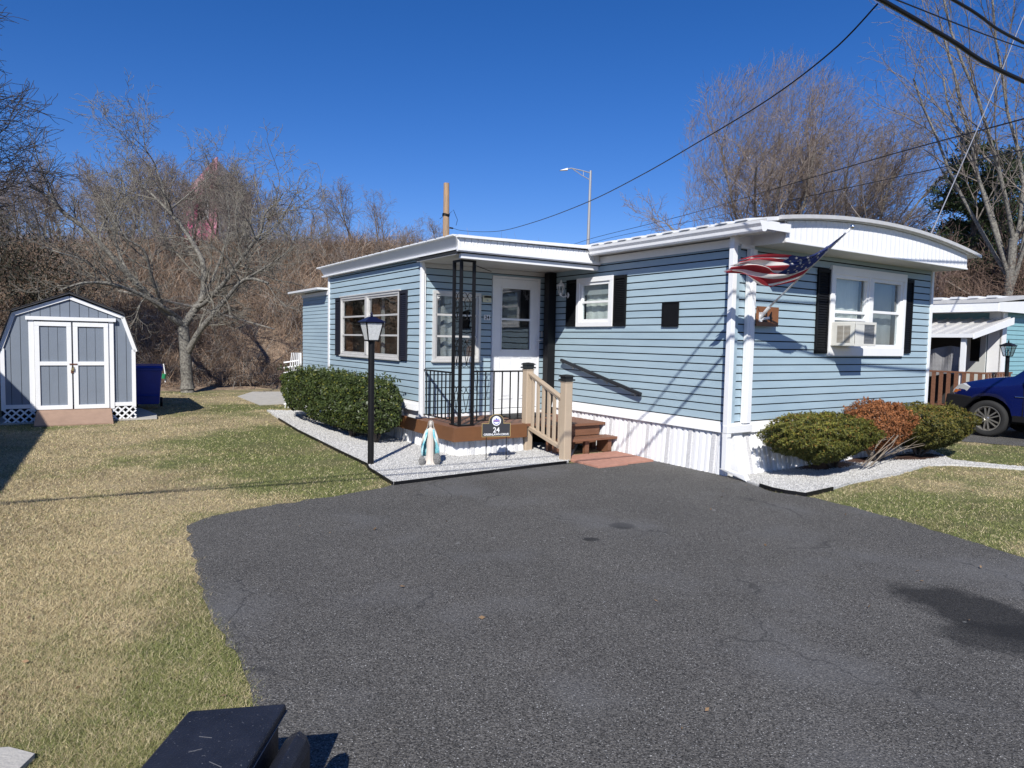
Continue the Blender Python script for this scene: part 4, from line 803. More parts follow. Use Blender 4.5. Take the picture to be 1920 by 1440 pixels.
tm = text_mb('24', .10, lambda x, y, q: SP(x, .403 + y, .013 + q), sx=.95, bold=.001); part('lettering', tm, WHITE, t)
tm = text_mb('GREENLAWN DRIVE', .040, lambda x, y, q: SP(x, .362 + y, .013 + q), sx=.98, bold=.0006); part('lettering', tm, WHITE, t)
for x in (-.135, .15): part('stake', MB().box(SP(x, 0)[0] - .006, SP(x, 0)[0] + .006, SP(x, 0)[1] - .006, SP(x, 0)[1] + .006, .0, .36), BLACK, t)

# statue: one lofted body, arms with hands, mantle and veil
sxw, syw = -1.05, 8.95
def statue():
    t = thing('garden_statue', 'small garden statue of a robed veiled woman with turquoise mantle', 'statue', (sxw, syw, .018), WF)
    Sw = lambda v: (sxw + v[0], syw + v[1], .018 + v[2])
    prof = [(0, .088, .072), (.018, .092, .076), (.024, .080, .066), (.05, .062, .054), (.12, .050, .043), (.20, .046, .038), (.27, .048, .037), (.33, .044, .034), (.38, .047, .035), (.42, .056, .037), (.45, .058, .036), (.468, .042, .030), (.478, .020, .019),
            (.49, .016, .017), (.498, .020, .022), (.512, .0255, .0275), (.53, .028, .031), (.55, .026, .030), (.566, .017, .020), (.574, .004, .005)]
    mb = MB(); n = 40; vs = []
    for z, rx, ry in prof:
        for j in range(n):
            a = 2 * pi * j / n; fold = (.07 * cos(9 * a) + .05 * cos(14 * a + 1)) * (1 if z < .36 else 0) * (1 - .3 * z); k = 1 + fold; fx, fy = rx * k * cos(a), ry * k * sin(a)
            if .50 < z < .56 and sin(a) < -.9: fy -= .004 + (.006 if abs(z - .53) < .012 and abs(cos(a)) < .2 else 0)
            vs.append(Sw((fx + .006 * z, fy, z)))
    m = len(prof); mb.add(vs, [(i * n + j, i * n + (j + 1) % n, (i + 1) * n + (j + 1) % n, (i + 1) * n + j) for i in range(m - 1) for j in range(n)] + [tuple(range(n - 1, -1, -1)), tuple((m - 1) * n + j for j in range(n))])
    for s in (-1, 1):
        sh = (s * .048, -.004, .44); el = (s * .084, -.016, .36); wr = (s * .108, -.052, .285)
        mb.tube([Sw(p) for p in (sh, el, wr)], [.020, .017, .010], 10)
        pc = Vector(wr); dr = Vector((s * .25, -.45, -.85)).normalized(); sd = Vector((0, 1, -.4)).normalized()
        mb.tube([Sw(pc), Sw(pc + dr * .012), Sw(pc + dr * .022)], [.007, .009, .008], 8)
        for q in range(4): b0 = pc + dr * .018 + sd * (q - 1.5) * .0045; mb.tube([Sw(b0), Sw(b0 + dr * (.014 + .002 * (q in (1, 2)))), Sw(b0 + dr * .024 + Vector((0, -.003, 0)))], [.0026, .0024, .0016], 5)
        b0 = pc + dr * .006 - sd * .006; mb.tube([Sw(b0), Sw(b0 - sd * .010 + dr * .006), Sw(b0 - sd * .012 + dr * .013)], [.003, .0026, .0018], 5)
    STM = mat('statue_cream', (.58, .53, .47), .7, var=.1, vscale=30, col2=(.50, .45, .40)); b = part('body', mb, STM, t, smooth=True)
    # face details
    mb = MB(); 
    for s in (-1, 1): mb.tube([Sw((s * .009 - .004, -.0275, .535)), Sw((s * .009 + .004, -.0285, .5355))], .0016, 5)
    mb.tube([Sw((-.005, -.0275, .5165)), Sw((.006, -.0275, .5165))], .0013, 5); part('face_paint', mb, mat('face_brown', (.12, .06, .05), .7), b)
    mb = MB().tube([Sw((-.0215, -.014, .505)), Sw((-.024, -.013, .53)), Sw((-.016, -.021, .553)), Sw((0.003, -.024, .561)), Sw((.021, -.020, .551)), Sw((.028, -.012, .53)), Sw((.0265, -.012, .505))], .0028, 6); part('hair', mb, mat('statue_hair', (.10, .055, .04), .8), b, smooth=True)
    def drape(nm, m_, a0, a1, rows, fold=0.0, th=.0025):
        mb = MB(); k = 30; V = []
        for o_ in (0, th):
            for z, rx, ry, sp in rows:
                for j in range(k + 1):
                    a = a0 + (a1 - a0) * j / k; a = pi / 2 + (a - pi / 2) * sp; f_ = 1 + fold * cos(j * 1.5 + z * 10); V.append(Sw(((rx + o_) * f_ * cos(a) + .006 * z, (ry + o_) * f_ * sin(a), z)))
        R = len(rows); c = k + 1; o2 = R * c
        F_ = [(i * c + j, i * c + j + 1, (i + 1) * c + j + 1, (i + 1) * c + j) for i in range(R - 1) for j in range(k)]; F_ += [tuple(o2 + q for q in f[::-1]) for f in F_]
        for i in range(R - 1): F_ += [(i * c, (i + 1) * c, o2 + (i + 1) * c, o2 + i * c), (i * c + k, o2 + i * c + k, o2 + (i + 1) * c + k, (i + 1) * c + k)]
        for j in range(k): F_ += [(j, o2 + j, o2 + j + 1, j + 1), ((R - 1) * c + j, (R - 1) * c + j + 1, o2 + (R - 1) * c + j + 1, o2 + (R - 1) * c + j)]
        mb.add(V, F_); return part(nm, mb, m_, t, smooth=True)
    drape('veil', STM, -.55, pi + .55, [(.40, .075, .050, .78), (.44, .066, .046, .95), (.47, .052, .040, 1), (.50, .038, .037, 1), (.53, .036, .038, .98), (.555, .031, .034, .97), (.573, .019, .022, .95), (.582, .004, .004, .95)], .03)
    TQ = mat('statue_turquoise', (.085, .46, .55), .6, var=.3, vscale=18, col2=(.42, .60, .62))
    drape('mantle', TQ, -.95, pi + .95, [(.10, .108, .060, .80), (.18, .114, .062, .84), (.26, .112, .062, .90), (.32, .096, .058, .98), (.38, .074, .052, 1.03), (.43, .068, .046, 1.05), (.462, .050, .038, 1.0)], .06)
statue()
stm = mat('river_stone', (.07, .07, .07), .85, col2=(.24, .235, .225), vscale=60, bump=.4)
for (x, y, z, r_, lb) in [(-1.145, 8.86, .075, .070, 'oval grey stone leaning left of the statue'), (-.955, 8.90, .095, .082, 'oval grey stone leaning right of the statue')]:
    mb = MB(); n = 16
    for i in range(9):
        th = pi * i / 8
        for j in range(n): a = 2 * pi * j / n; mb.v.append((x + r_ * .62 * sin(th) * cos(a), y + r_ * .25 * cos(th) + (a and 0), z + r_ * sin(th) * sin(a)))
    mb.f = [(i * n + j, i * n + (j + 1) % n, (i + 1) * n + (j + 1) % n, (i + 1) * n + j) for i in range(8) for j in range(n)]; mb.mi = [0] * len(mb.f)
    solo('stone', mb, stm, lb, 'stone', (x, y, .018), WF, smooth=True)
# ================================================================== SCUFFED BOX IN THE FOREGROUND
t = thing('storage_box', 'scuffed black plastic box with flat lid at the edge of lawn and driveway', 'box', (-.92, 2.0, 0), WF)
bxm = mat('black_plastic', (.016, .018, .026), .42, spec=.35, var=.3, vscale=9, speck=((.15, .15, .16), 130, .69), bump=.25, bscale=160)
mb = MB().hexa([(-1.06, 1.5, 0), (-.76, 1.5, 0), (-.77, 2.28, 0), (-1.06, 2.24, 0)], [(-1.04, 1.5, .34), (-.765, 1.5, .34), (-.775, 2.29, .34), (-1.04, 2.25, .34)]); part('body', mb, bxm, t, bevel=.01)
mb = MB().hexa([(-1.075, 1.45, .335), (-.755, 1.45, .335), (-.765, 2.345, .335), (-1.085, 2.285, .335)], [(-1.07, 1.45, .372), (-.757, 1.45, .372), (-.767, 2.34, .372), (-1.08, 2.28, .372)]); part('lid', mb, bxm, t, bevel=.008)
prof = [(-.742, 0), (-.742, .292), (-.728, .308), (-.700, .318), (-.694, .318), (-.668, .300), (-.655, .27), (-.655, 0)]
mb = MB().prism([(x - .01, 1.45, z) for x, z in prof], [(x, 2.24, z) for x, z in prof]); mb.prism([(x, 2.24, z) for x, z in prof], [(-.698 + (x + .698) * .8, 2.27, z * .985) for x, z in prof])
part('side_rail', mb, bxm, t, bevel=.004)
rr = random.Random(3)
for k in range(3):
    x = rr.uniform(-1.03, -.80); y = rr.uniform(1.98, 2.25); a = rr.uniform(-.5, .5); L_ = rr.uniform(.02, .06); part('scratch', MB().bar((x, y, .3725), (x + L_ * cos(a), y + L_ * sin(a), .3725), .0016, .001), mat('scratch_grey', (.13, .13, .14), .8), t)
part('lid_seam', MB().bar((-.7545, 1.46, .345), (-.7645, 2.34, .345), .003, .004), mat('scratch_grey'), t)

# ================================================================== SHED
SHF = Frame(-9.045, 12.2, math.atan2(1.1, 1.787)); SW = 2.098; SD = 2.6
shed = thing('garden_shed', 'grey blue barn shaped garden shed with white trim and double doors', 'shed', (SW / 2, 0, 0), SHF)
SGB = mat('shed_blue', (.175, .205, .250), .6, var=.05, vscale=3, bump=.25, bscale=70)
zf, zk, zm, za = .30, 1.33, 1.985, 2.32; xm = .215
def gam(x):   # height of the gambrel at x
    x = min(x, SW - x); return zk + (zm - zk) * x / xm if x < xm else zm + (za - zm) * (x - xm) / (SW / 2 - xm)
nb = 14; w = SW / nb; DX0, DX1, DZ1 = .47, 1.69, 1.86
for i in range(nb):
    a, b = i * w, (i + 1) * w; mid = (a + b) / 2; z0 = zf
    xs = [a + .004, b - .004] + [q for q in (xm, SW / 2, SW - xm) if a + .005 < q < b - .005]; xs = sorted(xs)
    lp = [(a + .004, z0), (b - .004, z0)] + [(q, gam(q)) for q in reversed(xs)]
    mb = MB().prism([(x, -.0, z) for x, z in lp], [(x, .012, z) for x, z in lp]); part('siding_board', mb, SGB, shed)
mb = MB(); lp = [(0, .14), (SW, .14), (SW, zk), (SW - xm, zm), (SW / 2, za), (xm, zm), (0, zk)]; mb.prism([(x, .012, z) for x, z in lp], [(x, .03, z) for x, z in lp]); mb.prism([(x, SD - .03, z) for x, z in lp], [(x, SD, z) for x, z in lp]); part('wall', mb, DARKGAP, shed)
mb = MB().box(0, .03, .03, SD, .14, zk); mb.box(SW - .03, SW, .03, SD, .14, zk); part('wall', mb, SGB, shed)
def strip(p, q, wd, d0, d1):   # flat board on the front face between two points (x,z)
    v = Vector((q[0] - p[0], q[1] - p[1])); v.normalize(); nrm = Vector((-v.y, v.x)) * wd / 2
    L_ = [(p[0] + nrm.x, p[1] + nrm.y), (q[0] + nrm.x, q[1] + nrm.y), (q[0] - nrm.x, q[1] - nrm.y), (p[0] - nrm.x, p[1] - nrm.y)]
    return MB().prism([(x, d0, z) for x, z in L_], [(x, d1, z) for x, z in L_])
for (p, q) in [((.03, .24), (.03, zk + .01)), ((SW - .03, .24), (SW - .03, zk + .01)), ((-.005, zk - .03), (xm - .01, zm - .03)), ((SW + .005, zk - .03), (SW - xm + .01, zm - .03)), ((xm - .03, zm - .04), (SW / 2, za - .035)), ((SW - xm + .03, zm - .04), (SW / 2, za - .035))]:
    part('trim_board', strip(p, q, .065, -.03, -.002), WHITE, shed)
part('trim_board', MB().box(.0, DX0, -.028, -.002, .265, .335), WHITE, shed); part('trim_board', MB().box(DX1, SW, -.028, -.002, .265, .335), WHITE, shed)
# roof with shingle courses
pr = [(-.06, zk - .05), (xm - .03, zm + .015), (SW / 2, za + .03), (SW - xm + .03, zm + .015), (SW + .06, zk - .05)]
SHM = mat('shingle', (.045, .045, .05), .9, var=.3, vscale=10, bump=.6)
mb = MB(); up = [(x, z + .03) for x, z in pr]; lp = pr + up[::-1]; mb.prism([(x, -.09, z) for x, z in lp], [(x, SD + .08, z) for x, z in lp]); sroof = part('roof', mb, SHM, shed)
for s_ in range(4):
    p, q = up[s_], up[s_ + 1]; L_ = math.hypot(q[0] - p[0], q[1] - p[1]); n = int(L_ / .14)
    for k in range(n):
        a = k / n; b = (k + .93) / n; P_ = lambda f_, h: (p[0] + (q[0] - p[0]) * f_, p[1] + (q[1] - p[1]) * f_ + h)
        l4 = [P_(a, .001), P_(b, .001), P_(b, .012 if s_ > 1 else .006), P_(a, .006 if s_ > 1 else .012)]; mb = MB().prism([(x, -.10, z) for x, z in l4], [(x, SD + .09, z) for x, z in l4]); part('shingle_course', mb, SHM, sroof)
# doors
part('door_casing', MB().box(DX0 - .05, DX0 + .03, -.040, -.030, .22, DZ1).box(DX1 - .03, DX1 + .05, -.040, -.030, .22, DZ1).box(DX0 - .09, DX1 + .09, -.075, -.03, DZ1, DZ1 + .065), WHITE, shed)
xc = (DX0 + DX1) / 2
for (a, b) in [(DX0 + .035, xc - .012), (xc + .012, DX1 - .035)]:
    mb = MB(); P_ = on('y', 0, -1); frame_rect(mb, P_, a, b, .235, DZ1 - .03, .075, .03, .06, .075, .075); wbox(mb, P_, a + .075, b - .075, .03, .059, 1.04, 1.11); d_ = part('door', mb, WHITE, shed, bevel=.003)
    k = 3; ww = (b - a - .15) / k
    for i in range(k): part('door_board', MB().box(a + .075 + i * ww + .003, a + .075 + (i + 1) * ww - .003, -.036, -.030, .31, 1.04).box(a + .075 + i * ww + .003, a + .075 + (i + 1) * ww - .003, -.036, -.030, 1.11, DZ1 - .10), SGB, d_)
rust = mat('rust', (.16, .06, .03), .7, metal=.4); part('latch', MB().box(xc - .05, xc + .07, -.072, -.06, 1.055, 1.075).box(xc - .03, xc + .01, -.075, -.06, .90, .96), rust, shed)
mb = MB().box(xc - .02, xc + .02, -.09, -.07, .94, 1.0); mb.tube([(xc - .012, -.08, 1.0), (xc - .012, -.08, 1.03), (xc + .012, -.08, 1.03), (xc + .012, -.08, 1.0)], .004, 6); part('padlock', mb, mat('brass', (.5, .38, .18), .3, metal=.8), shed)
# lattice foot
for (a, b) in [(.02, DX0 + .03), (DX1 - .02, SW)]:
    n = int((b - a) / .125 + 1)
    for s_ in (-1, 1):
        for k in range(-2, n + 2):
            x0 = a + k * .125; p = (x0, .0) if s_ > 0 else (x0 + .25, .0); q = (x0 + .25, .25) if s_ > 0 else (x0, .25)
            if min(p[0], q[0]) < a - .01 or max(p[0], q[0]) > b + .01:
                t0 = max(0, (a - min(p[0], q[0])) / .25); t1 = min(1, (b - min(p[0], q[0])) / .25)
                if t1 - t0 < .12: continue
                if s_ > 0: p, q = (x0 + .25 * t0, .25 * t0), (x0 + .25 * t1, .25 * t1)
                else: p, q = (x0 + .25 * t0, .25 * (1 - t0)), (x0 + .25 * t1, .25 * (1 - t1))
            part('lattice_strip', strip(p, q, .028, -.022 - .006 * (s_ > 0), -.016 - .006 * (s_ > 0)), WHITE, shed)
part('skid', MB().box(.05, .16, .1, SD - .1, -.02, .14).box(SW - .16, SW - .05, .1, SD - .1, -.02, .14).box(0, SW, .03, .05, .13, .24), BLACK, shed)
part('ramp', MB().hexa([(.50, -.60, -.02), (1.70, -.60, -.02), (1.70, -.03, .18), (.50, -.03, .18)], [(.50, -.60, .012), (1.70, -.60, .012), (1.68, -.03, .235), (.52, -.03, .235)]), mat('ramp_ply', (.30, .20, .145), .85, var=.12, vscale=5, bump=.3), shed)
sheet('concrete_pad', [SHF.w(p)[:2] for p in [(-.1, -.1, 0), (SW + .35, -.12, 0), (SW + .4, .6, 0), (SW + .1, SD, 0), (-.1, SD, 0)]], -.008, cm, th=.028, amp=0)
# ---- neighbour's home to the left, out of the picture: its eave shades the shed and the lawn corner
EF = Frame(-6.87, 5.26, radians(29.85)); nb_ = thing('neighbour_home', 'pale grey mobile home standing left of the shed', 'house', (-2, 2, 0), EF)
mb = MB().box(-4.6, -.35, -3.6, 13, 0, 2.75); part('wall', mb, mat('pale_grey_siding', (.5, .52, .53), .6, var=.05), nb_)
mb = MB().prism([(0, -4.0, 2.93), (-2.5, -4.0, 3.2), (-5, -4.0, 2.93), (-5, -4.0, 2.75), (0, -4.0, 2.75)], [(0, 14, 2.93), (-2.5, 14, 3.2), (-5, 14, 2.93), (-5, 14, 2.75), (0, 14, 2.75)]); part('roof', mb, ROOFW, nb_)

# blue bin
t = thing('recycling_bin', 'dark blue wheeled bin behind the right corner of the shed', 'bin', (-8.3, 15.5, 0), WF)
BF = Frame(-8.10, 15.35, .45); BB = mat('bin_blue', (.012, .030, .26), .4, var=.15, vscale=6)
def bw(v): return BF.w(v)
mb = MB(); mb.hexa([bw(p) for p in [(-.22, -.25, .10), (.22, -.25, .10), (.22, .25, .10), (-.22, .25, .10)]], [bw(p) for p in [(-.28, -.32, .86), (.28, -.32, .86), (.28, .32, .86), (-.28, .32, .86)]]); part('body', mb, BB, t, bevel=.02)
mb = MB(); mb.hexa([bw(p) for p in [(-.30, -.34, .84), (.30, -.34, .84), (.30, .34, .84), (-.30, .34, .84)]], [bw(p) for p in [(-.30, -.34, .90), (.30, -.34, .90), (.30, .34, .90), (-.30, .34, .90)]]); mb.hexa([bw(p) for p in [(-.31, -.36, .90), (.31, -.36, .90), (.31, .37, .92), (-.31, .37, .92)]], [bw(p) for p in [(-.27, -.32, .95), (.27, -.32, .95), (.27, .34, .97), (-.27, .34, .97)]]); part('lid', mb, BB, t, bevel=.012)
mb = MB(); mb.tube([bw((-.24, -.36, .30)), bw((.24, -.36, .30))], .014, 8); part('lift_bar', mb, BB, t)
for x in (-.27, .23): mb = MB(); mb.tube([bw((x, .27, .11)), bw((x + .05, .27, .11))], .11, 14); part('wheel', mb, BLACK, t)
t = thing('yard_brush', 'white stick with green end poking from the brush beside the blue bin', 'garden tool', (-8.95, 17.9, .5), WF)
mb = MB().tube([(-9.0, 17.9, .40), (-9.0, 17.9, .62), (-9.04, 17.9, .88)], .014, 6); part('handle', mb, WHITE, t); mb = MB().tube([(-9.02, 17.86, .50), (-9.0, 17.86, .62)], .05, 8); part('head', mb, mat('green_plastic', (.02, .22, .09), .4), t)
# white lattice panels leaning behind the rear corner
t = thing('lattice_panel', 'white lattice panels leaning against the far end of the house', 'trellis', (-2.6, 10.3, 0))
for k in range(9):
    z = .15 + k * .12; part('slat', MB().bar((-2.45, 10.18, z), (-2.75, 10.42, z - .06), .02, .03), WHITE, t)
for k in range(6): f_ = k / 5; part('slat', MB().bar((-2.42 - .3 * f_, 10.18 + .24 * f_, .0), (-2.45 - .14 * f_, 10.12 + .2 * f_, 1.28), .03, .015), WHITE, t)

# ================================================================== PLANTS
def leafcloud(C, Nrm, size, jit, elong=1.7):
    """diamond leaves at C (n,3) loosely facing Nrm"""
    n = len(C); a = RNG.normal(size=(n, 3)); N_ = Nrm + RNG.normal(size=(n, 3)) * jit; N_ /= np.linalg.norm(N_, axis=1, keepdims=True) + 1e-9
    U = np.cross(N_, a); U /= np.linalg.norm(U, axis=1, keepdims=True) + 1e-9; W_ = np.cross(N_, U); s = size * RNG.uniform(.6, 1.35, (n, 1))
    bend = N_ * s * .25
    V = np.stack([C - U * s * elong * .5, C + W_ * s * .32 - bend * .3, C + U * s * elong * .5 - bend, C - W_ * s * .32 - bend * .3], 1).reshape(-1, 3); i = 4 * np.arange(n)
    return V, np.stack([i, i + 1, i + 2, i + 3], 1)
def leafmat(name, rough=.45, spec=.5, trans=.15):
    m = mat(name, rough=rough, attr='Col', spec=spec); n = m.node_tree.nodes; l = m.node_tree.links; b = n['Principled BSDF']; o = [x for x in n if x.type == 'OUTPUT_MATERIAL'][0]
    tr = n.new('ShaderNodeBsdfTranslucent'); l.new(b.inputs['Base Color'].links[0].from_socket, tr.inputs[0]); mx = n.new('ShaderNodeMixShader'); mx.inputs[0].default_value = trans
    l.new(b.outputs[0], mx.inputs[1]); l.new(tr.outputs[0], mx.inputs[2]); l.new(mx.outputs[0], o.inputs[0]); return m
LEAF = leafmat('hedge_leaf', .42, .35); YEW = leafmat('yew_needle', .6, .3); NEED = leafmat('pine_needle', .6, .3)
BARK = mat('bark_grey', (.075, .066, .060), .9, col2=(.23, .22, .19), vscale=20, bump=.8, bscale=30)
BARKD = mat('bark_brown', (.095, .075, .060), .9, var=.3, vscale=9, bump=.6, bscale=30)
STEM = mat('stem_pale', (.20, .165, .13), .9, var=.3, vscale=20)
def h2w(A):
    c, s = cos(ANG), sin(ANG); return np.stack([CX + c * A[:, 0] - s * A[:, 1], CY + s * A[:, 0] + c * A[:, 1], A[:, 2]], 1)
# -- clipped hedge: a rounded box of leaves with shell and interior
def hedge():
    t = thing('hedge', 'dark green clipped broadleaf hedge along the side wall behind the lamp post', 'hedge', (-2.95, 6, 0))
    n = 34000; x0, x1, y0, y1, z0, z1 = -3.40, -2.52, 4.0, 8.75, .13, .99
    u = RNG.random((n, 3)) * 2 - 1; ax = RNG.choice(3, n, p=[.42, .12, .46]); sg = RNG.choice([-1, 1], n); u[np.arange(n), ax] = sg; nr = np.zeros((n, 3)); nr[np.arange(n), ax] = sg
    # superellipsoid rounding and inward depth
    k = (np.abs(u) ** 5).sum(1) ** (1 / 5); u /= k[:, None]; depth = 1 - RNG.exponential(.045, n).clip(0, .5); u *= depth[:, None]
    tz = (u[:, 2] + 1) / 2; taper = .62 + .38 * np.clip(tz * 2.2, 0, 1)
    lump = 1 + .17 * (fbm(u[:, 1] * 9 + 5, u[:, 2] * 2 + u[:, 0] * 2, 1.0, 4) - .5) * 2
    X = (x0 + x1) / 2 + u[:, 0] * (x1 - x0) / 2 * taper * lump; Y = (y0 + y1) / 2 + u[:, 1] * (y1 - y0) / 2 * (.96 + .04 * taper) * (.5 + .5 * lump); Z = z0 + tz * (z1 - z0) + .07 * (fbm(Y, X, 2.2, 12) - .5) * (tz > .5)
    low = (fbm(Y * 1.3, X, 1.6, 40) > .52) & (Z < .26); keep = ~low; C = np.stack([X, Y, Z], 1)[keep]; nr = nr[keep]; nn = len(C)
    # a few upright new shoots
    sh = 260; sx_ = RNG.uniform(x0 + .05, x1 - .05, sh); sy_ = RNG.uniform(y0, y1, sh); P = []
    for a, b in zip(sx_, sy_):
        hh = RNG.uniform(.03, .13); q = np.linspace(0, hh, 6); P.append(np.stack([a + q * RNG.normal() * .3, b + q * RNG.normal() * .3, .97 + q], 1))
    P = np.concatenate(P); C = np.concatenate([C, P]); nr = np.concatenate([nr, np.tile([0, -.3, .6], (len(P), 1))])
    V, F = leafcloud(C, nr + np.array([0, 0, .35]), .036, .75); g = RNG.random((len(C), 1)); c = np.array([.030, .048, .014]) * (1 - g) + np.array([.075, .098, .026]) * g
    y_ = RNG.random(len(C)) < .05; c[y_] = np.array([.17, .17, .03]) * RNG.uniform(.7, 1.3, (y_.sum(), 1))
    o = npmesh('foliage', h2w(V), F, LEAF, colors=np.repeat(c, 4, 0)); o['kind'] = 'stuff'; fix(o, t)
    core = MB().box(-3.18, -2.7, 4.3, 8.4, .35, .80); part('dark_core', core, mat('hedge_core', (.010, .012, .006), 1), t)  # one solid near-black block filling the middle of the leaves
    for (a, b) in [(-2.95, 4.4), (-3.05, 5.15), (-2.9, 6.4), (-2.88, 7.8)]:
        mb = MB(); rr = random.Random(int(b * 10))
        for k in range(4): e = (a + rr.uniform(-.25, .25), b + rr.uniform(-.3, .3), .42); mb.tube([(a, b, -.02), (a + (e[0] - a) * .3, b + (e[1] - b) * .3, .18), e], [.028, .02, .01], 6)
        part('stem', mb, BARKD, t)
def fix(o, t):
    """parent a world-coordinate mesh to a thing without moving it"""
    o.parent = t; bpy.context.view_layer.update(); o.matrix_parent_inverse = Matrix.Identity(4); o.matrix_basis = t.matrix_basis.inverted() if t.matrix_basis != Matrix.Identity(4) else Matrix.Identity(4)
    BASE[o.name] = BASE[t.name]
hedge()
def bush(name, label, cx, cy, rx, ry, zb, zt, n, tipcol, incol, stemxy, brown=False, size=.019):
    t = thing(name, label, 'shrub', (cx, cy, 0)); d = RNG.normal(size=(n, 3)); d /= np.linalg.norm(d, axis=1, keepdims=True)
    k = (np.abs(d) ** 2.5).sum(1) ** (1 / 2.5); s = d / k[:, None]; dep = 1 - RNG.exponential(.10, n).clip(0, .75 if not brown else .95)
    lump = 1 + .55 * (fbm(d[:, 0] * 4 + cx * 3, d[:, 2] * 3 + d[:, 1] * 3, 1.6, 7) - .5)
    ts = (s[:, 2] + 1) / 2; tp = .60 + .40 * np.clip(ts * 2, 0, 1)
    X = cx + s[:, 0] * rx * dep * lump * tp; Y = cy + s[:, 1] * ry * dep * lump * tp; Z = (zb + zt) / 2 + s[:, 2] * (zt - zb) / 2 * dep * lump
    for q in range(0, 46):     # stray shoots
        i_ = RNG.integers(0, n); 
        if ts[i_] < .35: continue
        m_ = 26; j_ = RNG.integers(0, n, m_); f_ = np.linspace(0, 1, m_); hh = RNG.uniform(.04, .11); X[j_] = X[i_] + f_ * hh * (d[i_, 0] * .7 + RNG.normal() * .2) + RNG.normal(0, .004, m_); Y[j_] = Y[i_] + f_ * hh * d[i_, 1] * .6 + RNG.normal(0, .004, m_); Z[j_] = Z[i_] + f_ * hh * .9; dep[j_] = 1
    C = np.stack([X, Y, Z], 1); V, F = leafcloud(C, d + np.array([0, 0, .3]), size, .9, 2.1)
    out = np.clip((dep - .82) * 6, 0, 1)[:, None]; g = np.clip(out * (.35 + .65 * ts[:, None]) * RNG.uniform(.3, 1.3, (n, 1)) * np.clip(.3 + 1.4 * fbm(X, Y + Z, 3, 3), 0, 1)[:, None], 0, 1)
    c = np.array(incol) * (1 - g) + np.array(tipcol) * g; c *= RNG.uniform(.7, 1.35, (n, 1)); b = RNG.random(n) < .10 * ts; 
    if not brown: c[b] = np.array([.20, .11, .025]) * RNG.uniform(.7, 1.3, (b.sum(), 1))
    o = npmesh('foliage', h2w(V), F, YEW, colors=np.repeat(c, 4, 0)); o['kind'] = 'stuff'; fix(o, t)
    mb = MB(); rr = random.Random(int(cx * 100)); sx_, sy_ = stemxy
    for k in range(16 if brown else 11):
        a = rr.uniform(0, 2 * pi); e = (cx + cos(a) * rx * rr.uniform(.25, .8), cy + sin(a) * ry * rr.uniform(.1, .8), zb + (zt - zb) * rr.uniform(.25, .75)); m_ = ((sx_ + e[0]) / 2 + rr.uniform(-.06, .06), (sy_ + e[1]) / 2, zb * .7 + .06 + rr.uniform(0, .08))
        mb.tube([(sx_ + rr.uniform(-.03, .03), sy_, -.01), m_, e], [.022, .014, .005], 6)
    part('stem', mb, STEM if brown else BARKD, t); return t
bush('yew_bush', 'green clipped yew nearest the downspout with golden tips', 1.03, -.60, .89, .46, .20, .79, 42000, (.185, .175, .030), (.024, .040, .012), (1.72, -.36))
bush('yew_bush', 'half dead yew with orange brown foliage between two green yews', 2.68, -.42, .57, .38, .20, .88, 25000, (.40, .155, .055), (.13, .055, .025), (2.75, -.38), True)
bush('yew_bush', 'green clipped yew at the far right end of the white gravel bed', 3.90, -.52, .92, .48, .16, .80, 40000, (.17, .145, .025), (.024, .038, .012), (3.75, -.45))
# bare pale twigs leaning left out of the browned bush
t = thing('dead_branches', 'bare grey branches reaching left below the browned yew', 'branches', (2.2, -.6, 0)); mb = MB(); rr = random.Random(8)
for k in range(11):
    a = Vector((1.75 + rr.uniform(0, .25), -.72, .06 + rr.uniform(0, .05))); b = Vector((2.2 + rr.uniform(0, .5), -.78 + rr.uniform(-.05, .1), .34 + rr.uniform(-.05, .16))); e = Vector((2.75 + rr.uniform(0, .55), -.68 + rr.uniform(-.1, .1), .52 + rr.uniform(-.14, .2)))
    if k % 3 == 0: a = Vector((2.75, -.4, .05)); b = Vector((2.85 + rr.uniform(-.1, .3), -.62, .22)); e = Vector((3.1 + rr.uniform(-.2, .4), -.72, .30 + rr.uniform(-.1, .2)))
    mb.tube([a, b + Vector((rr.uniform(-.04, .04), 0, rr.uniform(-.03, .03))), e], [.0065, .005, .002], 5)
part('twig', mb, STEM, t)

# -- segment based trees
def prisms(P0, P1, R0, R1, sides=3):
    n = len(P0); d = P1 - P0; L_ = np.linalg.norm(d, axis=1, keepdims=True) + 1e-9; d = d / L_; ref = np.where(np.abs(d[:, 2:3]) > .9, np.array([[1., 0, 0]]), np.array([[0, 0, 1.]]))
    a = np.cross(d, ref); a /= np.linalg.norm(a, axis=1, keepdims=True); b = np.cross(d, a); ang = 2 * np.pi * np.arange(sides) / sides
    off = a[:, None] * np.cos(ang)[None, :, None] + b[:, None] * np.sin(ang)[None, :, None]
    V = np.concatenate([P0[:, None] + off * R0[:, None, None], P1[:, None] + d[:, None] * L_[:, None] * .04 + off * R1[:, None, None]], 1).reshape(-1, 3)
    i = np.arange(sides); j = (i + 1) % sides; f = np.stack([i, j, j + sides, i + sides], 1); F = (f[None] + (2 * sides * np.arange(n))[:, None, None]).reshape(-1, 4); return V, F
